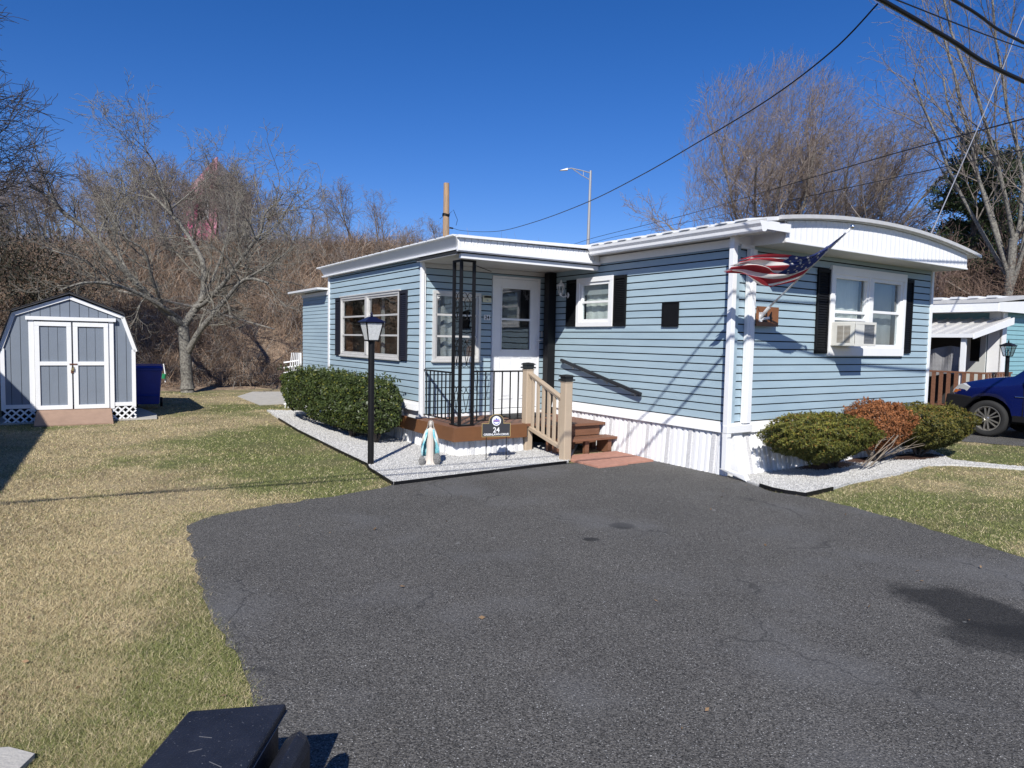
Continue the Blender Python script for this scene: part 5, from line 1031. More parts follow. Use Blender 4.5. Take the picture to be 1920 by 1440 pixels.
def grow(S, p, d, L_, r, lvl, P):
    ns = P['ns'][lvl]; step = L_ / ns; curv = P['curv'][lvl]; trop = P['trop'][lvl]; R = P['rng']; g = R.gauss
    for i in range(ns):
        d = Vector((d.x + g(0, curv) + P['wind'] * .05, d.y + g(0, curv), d.z + g(0, curv) + trop)).normalized(); q = p + d * step; r1 = r * (1 - P['taper'] / ns)
        S.append((p, q, r, r1, lvl)); p = q; r = r1
        if lvl + 1 < P['lv'] and i >= P['from'][lvl]:
            nc = P['nc'][lvl]; nc = int(nc) + (R.random() < nc % 1)
            for _ in range(nc):
                ax = d.cross(Vector((g(0, 1), g(0, 1), g(0, 1)))).normalized(); an = R.uniform(*P['ang'][lvl]); cd = d * cos(an) + ax * sin(an)
                grow(S, p, cd, L_ * P['lr'][lvl] * R.uniform(.65, 1.15) * (1 - .35 * i / ns), r * P['rr'], lvl + 1, P)
def tree_from(S, label, cat='tree', base=(0, 0, 0), name='bare_tree', group=None, bark=BARKD, twig=None, thick=.06, minr=.004, split=2):
    """segments -> thing with trunk (thick wood) and crown (fine branches)"""
    t = thing(name, label, cat, base, WF, group)
    P0 = np.array([s[0][:] for s in S]); P1 = np.array([s[1][:] for s in S]); R0 = np.array([s[2] for s in S]); R1 = np.array([s[3] for s in S]); lv = np.array([s[4] for s in S])
    k = lv < split
    V, F = prisms(P0[k], P1[k], R0[k], R1[k], 7); o = npmesh('trunk', V, F, bark, loc=base, smooth=True); o.location = (0, 0, 0); o.parent = t; BASE[o.name] = BASE[t.name]
    k = ~k
    if k.any(): V, F = prisms(P0[k], P1[k], np.maximum(R0[k], minr), np.maximum(R1[k], minr * .7), 3); o = npmesh('crown', V, F, twig or bark, loc=base); o.location = (0, 0, 0); o.parent = t; BASE[o.name] = BASE[t.name]
    return t
def twigcloud(t, c, rad, n, root, wind, m, seed=0, r=.009, L=(.3, .95), lo=.36):
    """fine outer twigs of a round bare crown, pointing away from the root and with the wind"""
    d = RNG.normal(size=(n, 3)); d /= np.linalg.norm(d, axis=1, keepdims=True); q = RNG.random((n, 1)) ** .38; P = np.array(c) + d * q * np.array(rad) * (1 + .22 * (fbm(d[:, 0] * 2 + seed, d[:, 2] * 2 + d[:, 1], 1.4, seed) - .5) * 2)[:, None]
    k = (fbm(P[:, 0] + seed, P[:, 2], .55, seed + 2) + .35 * fbm(P[:, 0], P[:, 1] + P[:, 2], 1.7, seed) + RNG.uniform(-.12, .12, n)) > lo + .22; P = P[k]; n = len(P)
    D = P - np.array(root); D /= np.linalg.norm(D, axis=1, keepdims=True); D = D + RNG.normal(0, .55, (n, 3)) + np.array([wind, 0, .25]); D /= np.linalg.norm(D, axis=1, keepdims=True); L_ = RNG.uniform(*L, (n, 1)); V, F = [], []; o = 0
    for s_ in range(3):
        Q = P + D * L_ / 3; v, f = prisms(P, Q, np.full(n, r * (1 - .22 * s_)), np.full(n, r * (.78 - .22 * s_))); V.append(v); F.append(f + o); o += len(v)
        if s_ < 2:
            B = Q; D2 = D + RNG.normal(0, .6, (n, 3)); D2 /= np.linalg.norm(D2, axis=1, keepdims=True); v, f = prisms(B, B + D2 * L_ * .45, np.full(n, r * .6), np.full(n, r * .35)); V.append(v); F.append(f + o); o += len(v)
        D = D + RNG.normal(0, .18, (n, 3)) + np.array([wind * .3, 0, .05]); D /= np.linalg.norm(D, axis=1, keepdims=True); P = Q
    ob = npmesh('twigs', np.concatenate(V), np.concatenate(F), m); ob['kind'] = 'stuff'; fix(ob, t)
def copy_tree(src, loc, rz, sc, label=None, group=None):
    r = src.copy(); COL.objects.link(r); r.location = loc; r.rotation_euler = (0, 0, rz); r.scale = (sc[0], sc[0], sc[1])
    if label: r['label'] = label
    if group: r['group'] = group
    for ch in src.children: c = ch.copy(); COL.objects.link(c); c.parent = r
    return r

# ---- the brushy bank
def sstep(t): t = np.clip(t, 0, 1); return t * t * (3 - 2 * t)
def hillz(X, Y):
    foot = np.clip(20.6 + .62 * (X + 9.5), 14.0, 26.5); foot = np.where(X > 2, foot + (X - 2) * .25, foot)
    s = (Y - foot) / 15.0; crest = 1.65 + .155 * (foot + 15) - 1.35
    z = sstep(s * .93 + .04) * crest * np.where(s > -.04, 1, 0) + np.clip(Y - foot - 15, 0, 30) * .0
    right = np.clip((X - 1) / 16, 0, 1); z = z * (1 - .80 * right)
    return np.where(s > 0, z + .35 * (fbm(X, Y, .35, 50) - .5) * np.clip(s * 4, 0, 1), -.05)
V, F = grid(-80, 90, 13, 110, 260, 170, hillz)
hm = mat('bank_litter', (.17, .115, .078), .95, col2=(.25, .18, .12), vscale=5, var=.35, bump=1, bscale=9, speck=((.33, .26, .18), 24, .60))
ho = npmesh('hillside', V, F, hm, smooth=True); ho['kind'] = 'structure'
def brambles(n, xr, yr, label, seed, hh=(.5, 1.7), cond=None, wid=.0062, tone=1.0, dens=None):
    x = RNG.uniform(*xr, n * 3); y = RNG.uniform(*yr, n * 3)
    z = hillz(x, y); k = (z > .06) & (np.abs(x) < .80 * y + .5)
    if cond is not None: k &= cond(x, y)
    cl = fbm(x, y, .8, seed); k &= cl + RNG.uniform(-.25, .25, len(x)) > .42; x, y, z = x[k][:n], y[k][:n], z[k][:n]; n = len(x)
    h = RNG.uniform(*hh, n) * (.55 + .9 * fbm(x, y, .5, seed + 3)) * (.42 + .58 * np.clip(z / 2.4, 0, 1)); a = RNG.uniform(0, 2 * pi, n); le = RNG.uniform(.1, 1.3, n); P = np.stack([x, y, z - .05], 1); pts = [P]
    d = np.stack([np.cos(a) * le, np.sin(a) * le, np.ones(n)], 1); d /= np.linalg.norm(d, axis=1, keepdims=True)
    for q in range(4):
        P = P + d * (h / 3.2)[:, None]; pts.append(P); d = d + RNG.normal(0, .34, (n, 3)) + np.array([0, 0, -.34]); d /= np.linalg.norm(d, axis=1, keepdims=True)
    w = (np.maximum(wid, y * .00026) * RNG.uniform(.6, 1.5, n))[:, None]; side = np.cross(pts[1] - pts[0], RNG.normal(size=(n, 3))); side /= np.linalg.norm(side, axis=1, keepdims=True)
    V = []; 
    for q, p in enumerate(pts): ww = w * (1 - .17 * q); V += [p - side * ww, p + side * ww]
    V = np.stack(V, 1).reshape(-1, 3); i = 10 * np.arange(n)[:, None]; F = np.concatenate([np.stack([i[:, 0] + 2 * q, i[:, 0] + 2 * q + 1, i[:, 0] + 2 * q + 3, i[:, 0] + 2 * q + 2], 1) for q in range(4)])
    g = RNG.random((n, 1)); c = (np.array([.165, .105, .072]) * (1 - g) + np.array([.40, .285, .20]) * g) * RNG.uniform(.45, 1.25, (n, 1)) * tone; gy = RNG.random(n) < .22; c[gy] = np.array([.30, .28, .25]) * RNG.uniform(.5, 1.2, (gy.sum(), 1))
    o = npmesh('brushwood', V, F, mat('bramble', rough=.9, attr='Col'), colors=np.repeat(c, 10, 0)); return tag(o, label, 'brushwood', kind='stuff')
brambles(105000, (-30, 2), (14, 38), 'tangled brown leafless brush covering the bank behind the shed', 3)
brambles(26000, (-17, -4), (16, 24), 'low dead stems and leaf litter at the foot of the bank', 9, hh=(.2, .7), wid=.005, tone=1.15)

# ---- hilltop trees: four builds, copied
HT = []; HTH = []
rng_ = random.Random(21)
for v_ in range(5):
    S = []; P = dict(rng=random.Random(30 + v_), ns=[7, 5, 4, 3], curv=[.07, .12, .18, .25], trop=[.05, .09, .06, .02], wind=.12, taper=.8, lv=4, nc=[2.2, 1.6, 1.5], lr=[.50, .55, .6], ang=[(.4, .8), (.4, .9), (.4, 1.0)], rr=.55, **{'from': [2, 0, 0]})
    grow(S, Vector((0, 0, -.3)), Vector((rng_.uniform(-.1, .1), 0, 1)), 5.4, .085, 0, P)
    HTH.append(max(s[1].z for s in S)); HT.append(tree_from(S, 'slender bare grey brown tree standing on the brushy hilltop', base=(0, 0, 0), group='bare trees along the hilltop', bark=BARK if v_ % 2 else BARKD, twig=mat('twig_grey', (.20, .165, .145), .9, var=.2), minr=.0085, split=1))
HTX = []
for k in range(64):     # px based heights: taller towards the left centre, lower towards the house
    f_ = k / 63; X_ = -32 + f_ * 29.5 + rng_.uniform(-.5, .5); Y_ = rng_.uniform(29, 38)
    HTX.append((X_, Y_, rng_.uniform(.6, .95)))
for k in range(11): X_ = rng_.uniform(-15.6, -12.2); HTX.append((X_, rng_.uniform(29, 36), 1))
for k in range(26): X_ = rng_.uniform(-22, -11); HTX.append((X_, rng_.uniform(27, 33), rng_.uniform(.6, .85)))
for i, (X_, Y_, s_) in enumerate(HTX):
    px = X_ / Y_
    want = np.interp(px, [-.80, -.62, -.52, -.42, -.33, -.27, -.22, -.12], [4.0, 4.8, 5.4, 5.0, 4.0, 3.2, 3.7, 2.6]) * rng_.uniform(.75, 1.05)
    z_ = float(hillz(np.array([X_]), np.array([Y_]))[0]); sc = want / HTH[i % 5] * Y_ / 33
    if i < 5: o = HT[i]; o.location = (X_, Y_, z_); o.scale = (sc, sc, sc); o.rotation_euler = (0, 0, rng_.uniform(0, 6))
    else: copy_tree(HT[i % 5], (X_, Y_, z_), rng_.uniform(0, 6.28), (sc * rng_.uniform(.9, 1.3), sc))

# ---- the forked tree behind the shed
TB = Vector((-9.3, 19.8, 0)); rng_ = random.Random(4)
LIMBS = [([(-9.31, 19.8, -0.05), (-9.35, 19.8, 0.69), (-9.38, 19.8, 1.3), (-9.42, 19.8, 1.88)], 0.17, 0.15),
  ([(-9.3, 19.8, 1.12), (-8.9, 19.6, 1.69), (-8.46, 19.4, 2.14), (-7.93, 19.2, 2.66), (-7.29, 18.9, 3.18), (-6.56, 18.6, 3.06)], 0.1, 0.03),
  ([(-9.42, 19.8, 1.88), (-9.76, 19.4, 2.29), (-10.42, 19.0, 3.13), (-11.29, 18.6, 4.28), (-11.86, 18.4, 4.78), (-12.23, 18.3, 5.19), (-12.71, 18.3, 5.43)], 0.11, 0.02),
  ([(-9.42, 19.8, 1.88), (-9.18, 19.9, 2.3), (-8.96, 20.0, 2.69), (-9.0, 20.2, 3.37), (-9.19, 20.4, 3.95), (-9.83, 20.6, 4.83), (-10.26, 20.6, 5.32), (-10.81, 20.7, 5.82), (-11.47, 20.8, 6.33)], 0.12, 0.018),
  ([(-10.14, 20.6, 5.32), (-9.79, 20.7, 5.66), (-9.45, 20.9, 6.06), (-9.12, 21.0, 6.39)], 0.03, 0.01),
  ([(-9.14, 19.9, 2.45), (-8.83, 19.8, 2.54), (-8.15, 19.5, 3.07), (-7.72, 19.2, 3.47), (-7.19, 18.9, 4.0), (-6.83, 18.8, 4.45), (-6.69, 18.7, 4.89), (-6.39, 18.7, 5.19), (-6.2, 18.7, 5.45)], 0.08, 0.012),
  ([(-9.5, 19.8, 2.06), (-9.7, 19.2, 2.39), (-10.06, 18.7, 2.71), (-10.49, 18.2, 2.92), (-10.98, 17.8, 2.92), (-11.45, 17.5, 2.69)], 0.08, 0.02),
  ([(-10.26, 20.6, 5.32), (-10.27, 20.5, 5.75), (-10.49, 20.4, 6.57), (-10.69, 20.3, 6.98), (-10.75, 20.3, 7.46)], 0.03, 0.01),
  ([(-8.96, 20.0, 2.69), (-8.9, 20.6, 3.35), (-8.77, 21.0, 4.19), (-8.66, 21.2, 5.01), (-8.77, 21.3, 5.83)], 0.05, 0.012),
  ([(-10.42, 19.0, 3.13), (-11.08, 19.6, 3.81), (-11.45, 20.0, 4.61), (-11.3, 20.3, 5.42), (-11.55, 20.5, 6.38)], 0.045, 0.012),
  ([(-9.76, 19.4, 2.29), (-9.78, 18.8, 3.17), (-9.77, 18.4, 3.83), (-10.1, 18.0, 4.18), (-10.52, 17.8, 5.08)], 0.05, 0.012),
  ([(-7.29, 18.9, 3.18), (-6.57, 18.5, 3.49), (-5.91, 18.2, 3.88), (-5.57, 18.0, 4.4)], 0.035, 0.01),
  ([(-10.49, 18.2, 2.92), (-11.01, 17.9, 3.47), (-11.7, 17.7, 3.71), (-12.36, 17.5, 4.06)], 0.035, 0.01)]
S = []
PK = dict(rng=rng_, ns=[6, 6, 5, 4], curv=[.1, .16, .24, .3], trop=[.0, .03, .02, .0], wind=0, taper=.75, lv=4, nc=[0, 1.4, 1.2, 0], lr=[.5, .58, .62, .6], ang=[(.4, .8), (.5, 1.1), (.5, 1.1)], rr=.55, **{'from': [2, 0, 0]})
for pts, ra, rb in LIMBS:
    n = len(pts) - 1
    for i in range(n):
        for h_ in range(4):
            q0 = cr(pts, (i + h_ / 4) / n); q1 = cr(pts, (i + (h_ + 1) / 4) / n); f0 = (i + h_ / 4) / n; r0 = ra + (rb - ra) * f0; r1 = ra + (rb - ra) * (f0 + .25 / n)
            S.append((q0, q1, r0 * (1.25 if pts[0][2] < .2 and f0 < .1 else 1), r1, 0))
            if ra < .16 and f0 > .12 and rng_.random() < .52:
                d = (q1 - q0).normalized(); ax = d.cross(Vector((rng_.gauss(0, 1), rng_.gauss(0, 1), rng_.gauss(0, 1)))).normalized(); an = rng_.uniform(.5, 1.2); cd = d * cos(an) + ax * sin(an) + Vector((0, 0, .15))
                grow(S, q1, cd.normalized(), rng_.uniform(.9, 1.9), min(r1 * .6, .03), 1, PK)
tree_from(S, 'low wide forked bare tree with pale lichened bark behind the shed', base=tuple(TB), bark=BARK, twig=mat('twig_lichen', (.135, .12, .10), .9, col2=(.22, .205, .17), vscale=3), minr=.0055, split=1)

# ---- large bare trees right of the house
def bigtree(base, H, r, seed, label, lean=(0, 0), nc=(1.6, 1.9, 1.9, 1.2), wind=.5, minr=.009, forks=8, spread=.85, group=None, lv=5, bark=BARKD, twig=None, lr0=.62, low=5):
    R = random.Random(seed); S = []; P = dict(rng=R, ns=[8, 7, 6, 4, 3], curv=[.04, .08, .13, .2, .25], trop=[.04, .06, .06, .04, .02], wind=wind, taper=.75, lv=lv, nc=list(nc), lr=[.5, .48, .5, .5], ang=[(.4, .8), (.35, .75), (.35, .8), (.4, .9)], rr=.55, **{'from': [3, 1, 0, 0]})
    b = Vector(base); d = Vector((lean[0], lean[1], 1)).normalized(); p = b - Vector((0, 0, .4)); n = 8; hh = H * .34
    for i in range(n): q = p + d * (hh / n); S.append((p, q, r * (1 - .25 * i / n), r * (1 - .25 * (i + 1) / n), 0)); p = q; d = (d + Vector((R.gauss(0, .03), R.gauss(0, .03), .03))).normalized()
    for k in range(forks):
        a = 2 * pi * k / forks + R.uniform(-.4, .4); an = R.uniform(.15, spread); i0 = S[n - 1 - R.randrange(4)][1]
        grow(S, Vector(i0), Vector((sin(an) * cos(a), sin(an) * sin(a), cos(an))), H * lr0 * R.uniform(.75, 1.0), r * .42, 1, P)
    for k in range(low): i0 = S[3 + k % 5][1]; a = R.uniform(0, 6.28); grow(S, Vector(i0), Vector((cos(a), sin(a) * .6, .45)).normalized(), H * .42, r * .26, 2, P)
    print('SEGS', label[:20], len(S)); return tree_from(S, label, base=base, bark=bark, twig=twig, minr=minr, split=2, group=group)
TW = mat('twig_reddish', (.15, .112, .095), .9, col2=(.25, .21, .18), vscale=1.5)
TA = bigtree((13.2, 35, .5), 13.4, .21, 11, 'big bare spreading tree behind the roof with reddish fine twigs, left of its twin', twig=TW, minr=.0085, spread=1.05, forks=10, bark=BARK)
TBB = bigtree((17.0, 35.5, .5), 13.6, .19, 12, 'bare upright tree behind the arched roof, right of its twin', twig=TW, minr=.0085, spread=.9, forks=9, bark=BARK)
twigcloud(TA, (12.9, 35, 10.4), (4.6, 2.6, 5.0), 9500, (13.2, 35, 3), .35, TW, 3, r=.0068)
twigcloud(TBB, (17.6, 35.4, 10.0), (3.7, 2.6, 5.1), 6500, (17, 35.5, 3), .45, TW, 8, r=.0068)
bigtree((18.55, 26, .2), 17.5, .19, 17, 'tall pale bare tree at the right edge of the picture', lean=(-.02, 0), wind=-.25, twig=mat('twig_pale', (.17, .145, .125), .9, var=.2), bark=BARK, minr=.0065, spread=.6, nc=(1.5, 1.6, 1.6, .8), low=1)
for i, (x, y, H, sd, lb) in enumerate([(16.4, 27.5, 6.8, 41, 'smaller bare tree above the neighbouring roof'), (20.6, 29, 8.2, 42, 'thick dark bare tree at the right edge above the neighbouring porch'), (14.6, 30, 6.0, 43, 'low bare tree just right of the arched roof'), (19.2, 27.2, 6.4, 44, 'brown bare tree over the teal neighbouring home')]):
    bigtree((x, y, 0), H, .13, sd, lb, twig=mat('twig_brown', (.15, .10, .085), .9, var=.3), minr=.0085, wind=.1, spread=.95, nc=(1.8, 1.9, 1.8, 0))
# brown thicket behind the neighbour
def thicket(n, cx, cy, rx, ry, rz, label):
    d = RNG.normal(size=(n, 3)); d /= np.linalg.norm(d, axis=1, keepdims=True); q = RNG.random((n, 1)) ** .6; P = np.stack([cx + d[:, 0] * rx * q[:, 0], cy + d[:, 1] * ry * q[:, 0], np.abs(d[:, 2]) * rz * q[:, 0]], 1); k = fbm(P[:, 0] + P[:, 1], P[:, 2], .9, 6) > .40; P = P[k]; n = len(P)
    D = RNG.normal(size=(n, 3)) + np.array([.1, 0, .7]); D /= np.linalg.norm(D, axis=1, keepdims=True); L_ = RNG.uniform(.25, .9, (n, 1)); M_ = P + D * L_ * .5 + RNG.normal(0, .06, (n, 3)); V1, F1_ = prisms(P, M_, np.full(n, .008), np.full(n, .006)); V2, F2 = prisms(M_, P + D * L_, np.full(n, .006), np.full(n, .003))
    V = np.concatenate([V1, V2]); F = np.concatenate([F1_, F2 + len(V1)]); g = RNG.random((n, 1)); c = (np.array([.12, .075, .055]) * (1 - g) + np.array([.22, .15, .11]) * g); c = np.concatenate([np.repeat(c, 6, 0)] * 2)
    tag(npmesh('brushwood', V, F, mat('bramble'), colors=c), label, 'brushwood', kind='stuff')
thicket(24000, 18.5, 27, 6.5, 3.0, 5.4, 'dense brown leafless thicket behind the neighbouring home')
thicket(9000, 26, 29, 4, 3.0, 7.0, 'dense brown leafless thicket at the far right')
# ---- pine
def pine(bx, by, H, label, seed):
    t = thing('pine_tree', label, 'tree', (bx, by, 0), WF); R = np.random.default_rng(seed); mb = MB().tube([(bx, by, 0), (bx + .1, by, H * .6), (bx, by, H)], [.22, .12, .02], 8); S0, S1, C, N_ = [], [], [], []
    z = H * .28
    while z < H * .985:
        f_ = (z / H - .28) / .72
        for k in range(R.integers(3, 6)):
            a = R.uniform(0, 2 * pi); L_ = (1 - f_) ** .75 * H * .27 * R.uniform(.45, 1.15) + .25; d = np.array([cos(a), sin(a), R.uniform(.0, .35)]); p0 = np.array([bx, by, z]); p1 = p0 + d * L_; S0.append(p0); S1.append(p1)
            nn = int(L_ * 12); 
            for q in range(nn):
                s = R.uniform(.3, 1.0); c0 = p0 + d * L_ * s; tw = R.normal(size=3) * np.array([.8, .8, .3]); tw /= np.linalg.norm(tw); e = c0 + tw * R.uniform(.15, .5) + np.array([0, 0, .08]); S0.append(c0); S1.append(e)
                m_ = 16; C.append(e + R.normal(0, .10, (m_, 3))); N_.append(R.normal(size=(m_, 3)) + np.array([0, 0, .6]))
        z += H * .032 * R.uniform(.7, 1.3)
    part('trunk', mb, BARKD, t); S0, S1 = np.array(S0), np.array(S1); n = len(S0); V, F = prisms(S0, S1, np.full(n, .02), np.full(n, .008)); o = npmesh('branches', V, F, BARKD); fix(o, t)
    C = np.concatenate(C); N_ = np.concatenate(N_); V, F = leafcloud(C, N_, .085, .6, 2.6); g = R.random((len(C), 1)); c = np.array([.018, .034, .018]) * (1 - g) + np.array([.055, .080, .028]) * g; o = npmesh('crown', V, F, NEED, colors=np.repeat(c, 4, 0)); o['kind'] = 'stuff'; fix(o, t)
pine(19.55, 30, 10.7, 'dark green pine tree between the bare trees on the right', 3)
pine(23.0, 33, 11.0, 'second dark pine tree half hidden at the right edge', 5)
# ---- feathery dark tree leaning in from the left edge
S = []; R_ = random.Random(77); P = dict(rng=R_, ns=[6, 6, 5, 4], curv=[.05, .09, .14, .2], trop=[.0, .03, .02, .0], wind=.9, taper=.8, lv=4, nc=[0, 2.0, 1.5, 0], lr=[.5, .52, .55, .6], ang=[(.3, .7), (.3, .7), (.3, .8)], rr=.5, **{'from': [2, 0, 0]})
p = Vector((-15.3, 16, -.2))
for i in range(12): q = p + Vector((.03 * R_.gauss(0, 1), .03, .74)); S.append((p, q, .19 - .013 * i, .18 - .013 * i, 0)); p = q
for k in range(50):
    zz = 3.8 + 5.6 * k / 50; L_ = 3.4 * (1 - .5 * (k / 50) ** 1.5) * R_.uniform(.7, 1.1); a = R_.uniform(-1.0, 1.0) if k % 3 else R_.uniform(0, 6.28); grow(S, Vector((-15.2, 16.2, zz)), Vector((cos(a), sin(a), .35)).normalized(), L_, .035, 1, P)
tree_from(S, 'dark feathery bare tree swept by wind at the left edge', base=(-15.3, 16, 0), twig=mat('twig_dark', (.05, .045, .045), .9), minr=.0075, split=1)
# evergreen undergrowth patch left of the forked tree
def shrubball(x, y, z, r, n, label, c0, c1):
    t = thing('evergreen_shrub', label, 'shrub', (x, y, z), WF); d = RNG.normal(size=(n, 3)); d /= np.linalg.norm(d, axis=1, keepdims=True); q = RNG.random((n, 1)) ** .45 * (.75 + .5 * fbm(d[:, 0] * 2 + 5, d[:, 2] * 2 + 3, 1.5, 8))[:, None]; C = np.array([x, y, z + r * .6]) + d * q * np.array([r, r, r * 1.1])
    V, F = leafcloud(C, d, .06, 1.0, 2.2); g = RNG.random((n, 1)); o = npmesh('foliage', V, F, NEED, colors=np.repeat(np.array(c0) * (1 - g) + np.array(c1) * g, 4, 0)); o['kind'] = 'stuff'; fix(o, t)
    part('stem', MB().tube([(x, y, z - .3), (x, y, z + r * .8)], [.08, .03], 6), BARKD, t)
for (x, y, r_, lb) in [(-15.4, 22.5, 1.9, 'dark evergreen shrub on the bank behind the shed'), (-18.6, 24.2, 1.7, 'dark evergreen shrub on the bank near the left edge')]:
    shrubball(x, y, float(hillz(np.array([x]), np.array([y]))[0]), r_, 5000, lb, (.022, .024, .014), (.05, .045, .026))
# fallen pale logs on the bank
for k, (x0, y0, x1, y1, lb) in enumerate([(-14.0, 24.6, -8.6, 25.0, 'long pale fallen trunk lying across the bank'), (-7.6, 27.4, -5.2, 27.7, 'short pale fallen trunk on the bank near the extension')]):
    z = lambda a, b: float(hillz(np.array([a]), np.array([b]))[0]) + .75
    solo('fallen_log', MB().tube([(x0, y0, z(x0, y0)), ((x0 + x1) / 2, y0 + .1, (z(x0, y0) + z(x1, y1)) / 2 + .1), (x1, y1, z(x1, y1))], [.05, .04, .028], 7), mat('log_pale', (.22, .20, .17), .9, var=.2), lb, 'log', (x0, y0, z(x0, y0)), WF)

# ================================================================== POLES, WIRES, BILLBOARD
def wire(pts, r, label, base, n=28, name='overhead_cable', m=BLACK):
    mb = MB().tube([cr(pts, i / n) for i in range(n + 1)], r, 6); solo(name, mb, m, label, 'cable', base, WF, smooth=True)
wire([(-6.0, 0.6, 4.75), (-1.0, 3.2, 4.52), (2.82, 5.63, 4.40), (3.73, 6.17, 4.33), (4.89, 6.85, 4.24), (9.5, 9.6, 4.3), (18, 14.5, 5.1)], .020, 'thick black cable, the lower one crossing the upper right corner', (3.7, 6.2, 4.3))
wire([(-6, .2, 5.0), (0, 4.0, 4.8), (3.97, 6.55, 4.85), (5.35, 7.54, 4.90), (10, 10.6, 5.2), (18, 15.6, 5.9)], .015, 'black cable, the upper one in the upper right corner', (4, 6.5, 4.85))
wire([(2.84, 5.66, 4.37), (2.71, 6.14, 4.2), (2.48, 7.01, 4.08), (2.11, 8.41, 4.02), (1.73, 9.82, 3.98), (1.2, 11.83, 4.0), (0.39, 14.89, 4.17), (-0.49, 18.2, 4.48), (-1.64, 22.52, 5.15), (-2.2, 24.9, 5.6)], .007, 'thin dark service wire sagging from the thick cable to the short wooden pole', (1.2, 11.8, 4), 60)
wire([(4.2, 8.6, 5.95), (4.74, 9.0, 6.03), (8.52, 12.0, 6.74), (14, 16.2, 7.9)], .009, 'thin dark wire above the thick cable at upper right', (4.7, 9, 6))
wire([(4.0, 64, 10.0), (6.07, 55.0, 9.8), (9.86, 40.0, 9.04), (11.49, 24.0, 7.84), (9.83, 14.0, 6.17), (9.0, 12.2, 5.7)], .016, 'thin dark wire running behind the bare trees, upper of two', (9.8, 40, 9))
wire([(5.5, 64, 10.1), (7.33, 55.0, 9.82), (11.08, 40.0, 8.88), (12.49, 26.0, 7.58), (11.27, 16.0, 6.14), (10.4, 13.5, 5.6)], .014, 'thin dark wire running behind the bare trees, lower of two', (11, 40, 8.9))
wire([(6.95, 11.7, 3.56), (7.03, 11.8, 3.62), (10.61, 16.0, 7.13), (13.44, 19.0, 10.54), (14.5, 20, 11.8)], .010, 'pale guy wire rising steeply to the right from behind the arched roof', (7, 11.8, 3.6), m=mat('galvanised', (.5, .5, .5), .4, metal=.5))
t = thing('wooden_pole', 'short weathered wooden pole rising above the porch roof', 'pole', (-2.45, 25, 0), WF)
part('pole', MB().tube([(-2.44, 25, 0), (-2.46, 25, 5.3), (-2.47, 25, 7.2)], [.125, .115, .10], 12), mat('pole_wood', (.42, .26, .14), .85, col2=(.25, .19, .14), vscale=4, stretch=(6, 6, .5), bump=.5), t, smooth=False)
mb = MB(); 
for k in range(3): mb.tube([(-2.47 + .125 * cos(a), 25 + .125 * sin(a), 6.05 + .03 * k + .02 * sin(a * 2)) for a in [2 * pi * q / 12 for q in range(13)]], .013, 5)
mb.tube([(-2.35, 24.9, 6.1), (-2.2, 24.9, 6.25), (-2.05, 24.9, 5.9), (-2.1, 24.9, 5.7)], .008, 4); mb.tube([(-2.58, 24.9, 6.0), (-2.68, 24.9, 5.92)], .008, 4); mb.tube([(-2.33, 24.9, 5.62), (-2.2, 24.9, 5.6)], .03, 6); part('wire_wrap', mb, BLACK, t)
# highway light
t = thing('street_light', 'tall grey metal street light far behind the roof', 'street light', (6.3, 60, 0), WF); GAL = mat('galv_steel', (.36, .36, .36), .45, metal=.4)
part('pole', MB().tube([(6.36, 60, 0), (6.30, 60, 10), (6.36, 60, 16.25)], [.17, .14, .10], 12), GAL, t)
part('arm', MB().tube([(6.36, 60, 16.05), (5.6, 60, 16.25), (4.7, 60, 16.42), (4.35, 60, 16.35)], .045, 6).tube([(6.36, 60, 15.45), (5.6, 60, 15.85), (4.8, 60, 16.38)], .035, 6).tube([(5.75, 60, 15.75), (5.75, 60, 16.2)], .025, 5), GAL, t)
part('lamp_head', MB().hexa([(3.72, 59.85, 16.20), (4.40, 59.85, 16.25), (4.40, 60.15, 16.25), (3.72, 60.15, 16.20)], [(3.85, 59.9, 16.26), (4.38, 59.88, 16.42), (4.38, 60.12, 16.42), (3.85, 60.1, 16.26)]), mat('lamp_grey', (.5, .5, .5), .4), t)
# billboard on the hill behind the branches
t = thing('billboard', 'pink and white billboard peak with grey back showing through the hilltop branches', 'billboard', (-21.3, 50, 8), WF)
PK_ = mat('sign_pink', (.38, .06, .14), .5, col2=(.60, .38, .40), vscale=.35)
part('front_panel', MB().hexa([(-24.9, 52.5, 6.3), (-21.3, 50, 6.6), (-21.25, 50.15, 6.6), (-24.85, 52.65, 6.3)], [(-24.9, 52.5, 12.1), (-21.3, 50, 14.3), (-21.25, 50.15, 14.3), (-24.85, 52.65, 12.1)]), PK_, t)
part('front_stripe', MB().hexa([(-22.7, 50.9, 10), (-22.1, 50.45, 10), (-22.1, 50.47, 10), (-22.7, 50.92, 10)], [(-22.5, 50.78, 13.1), (-22.0, 50.38, 13.5), (-22.0, 50.40, 13.5), (-22.5, 50.80, 13.1)]), WHITE, t)
part('back_panel', MB().hexa([(-21.2, 50, 6.6), (-19.85, 52.5, 6.3), (-19.85, 52.65, 6.3), (-21.2, 50.15, 6.6)], [(-21.2, 50, 14.0), (-19.85, 52.5, 12.2), (-19.85, 52.65, 12.2), (-21.2, 50.15, 14.0)]), mat('sign_back', (.20, .22, .26), .6), t)
for x, y in [(-23.2, 52), (-21.2, 50.2), (-19.2, 52)]: part('support', MB().tube([(x, y, 2), (x, y, 8)], .15, 8), GAL, t)

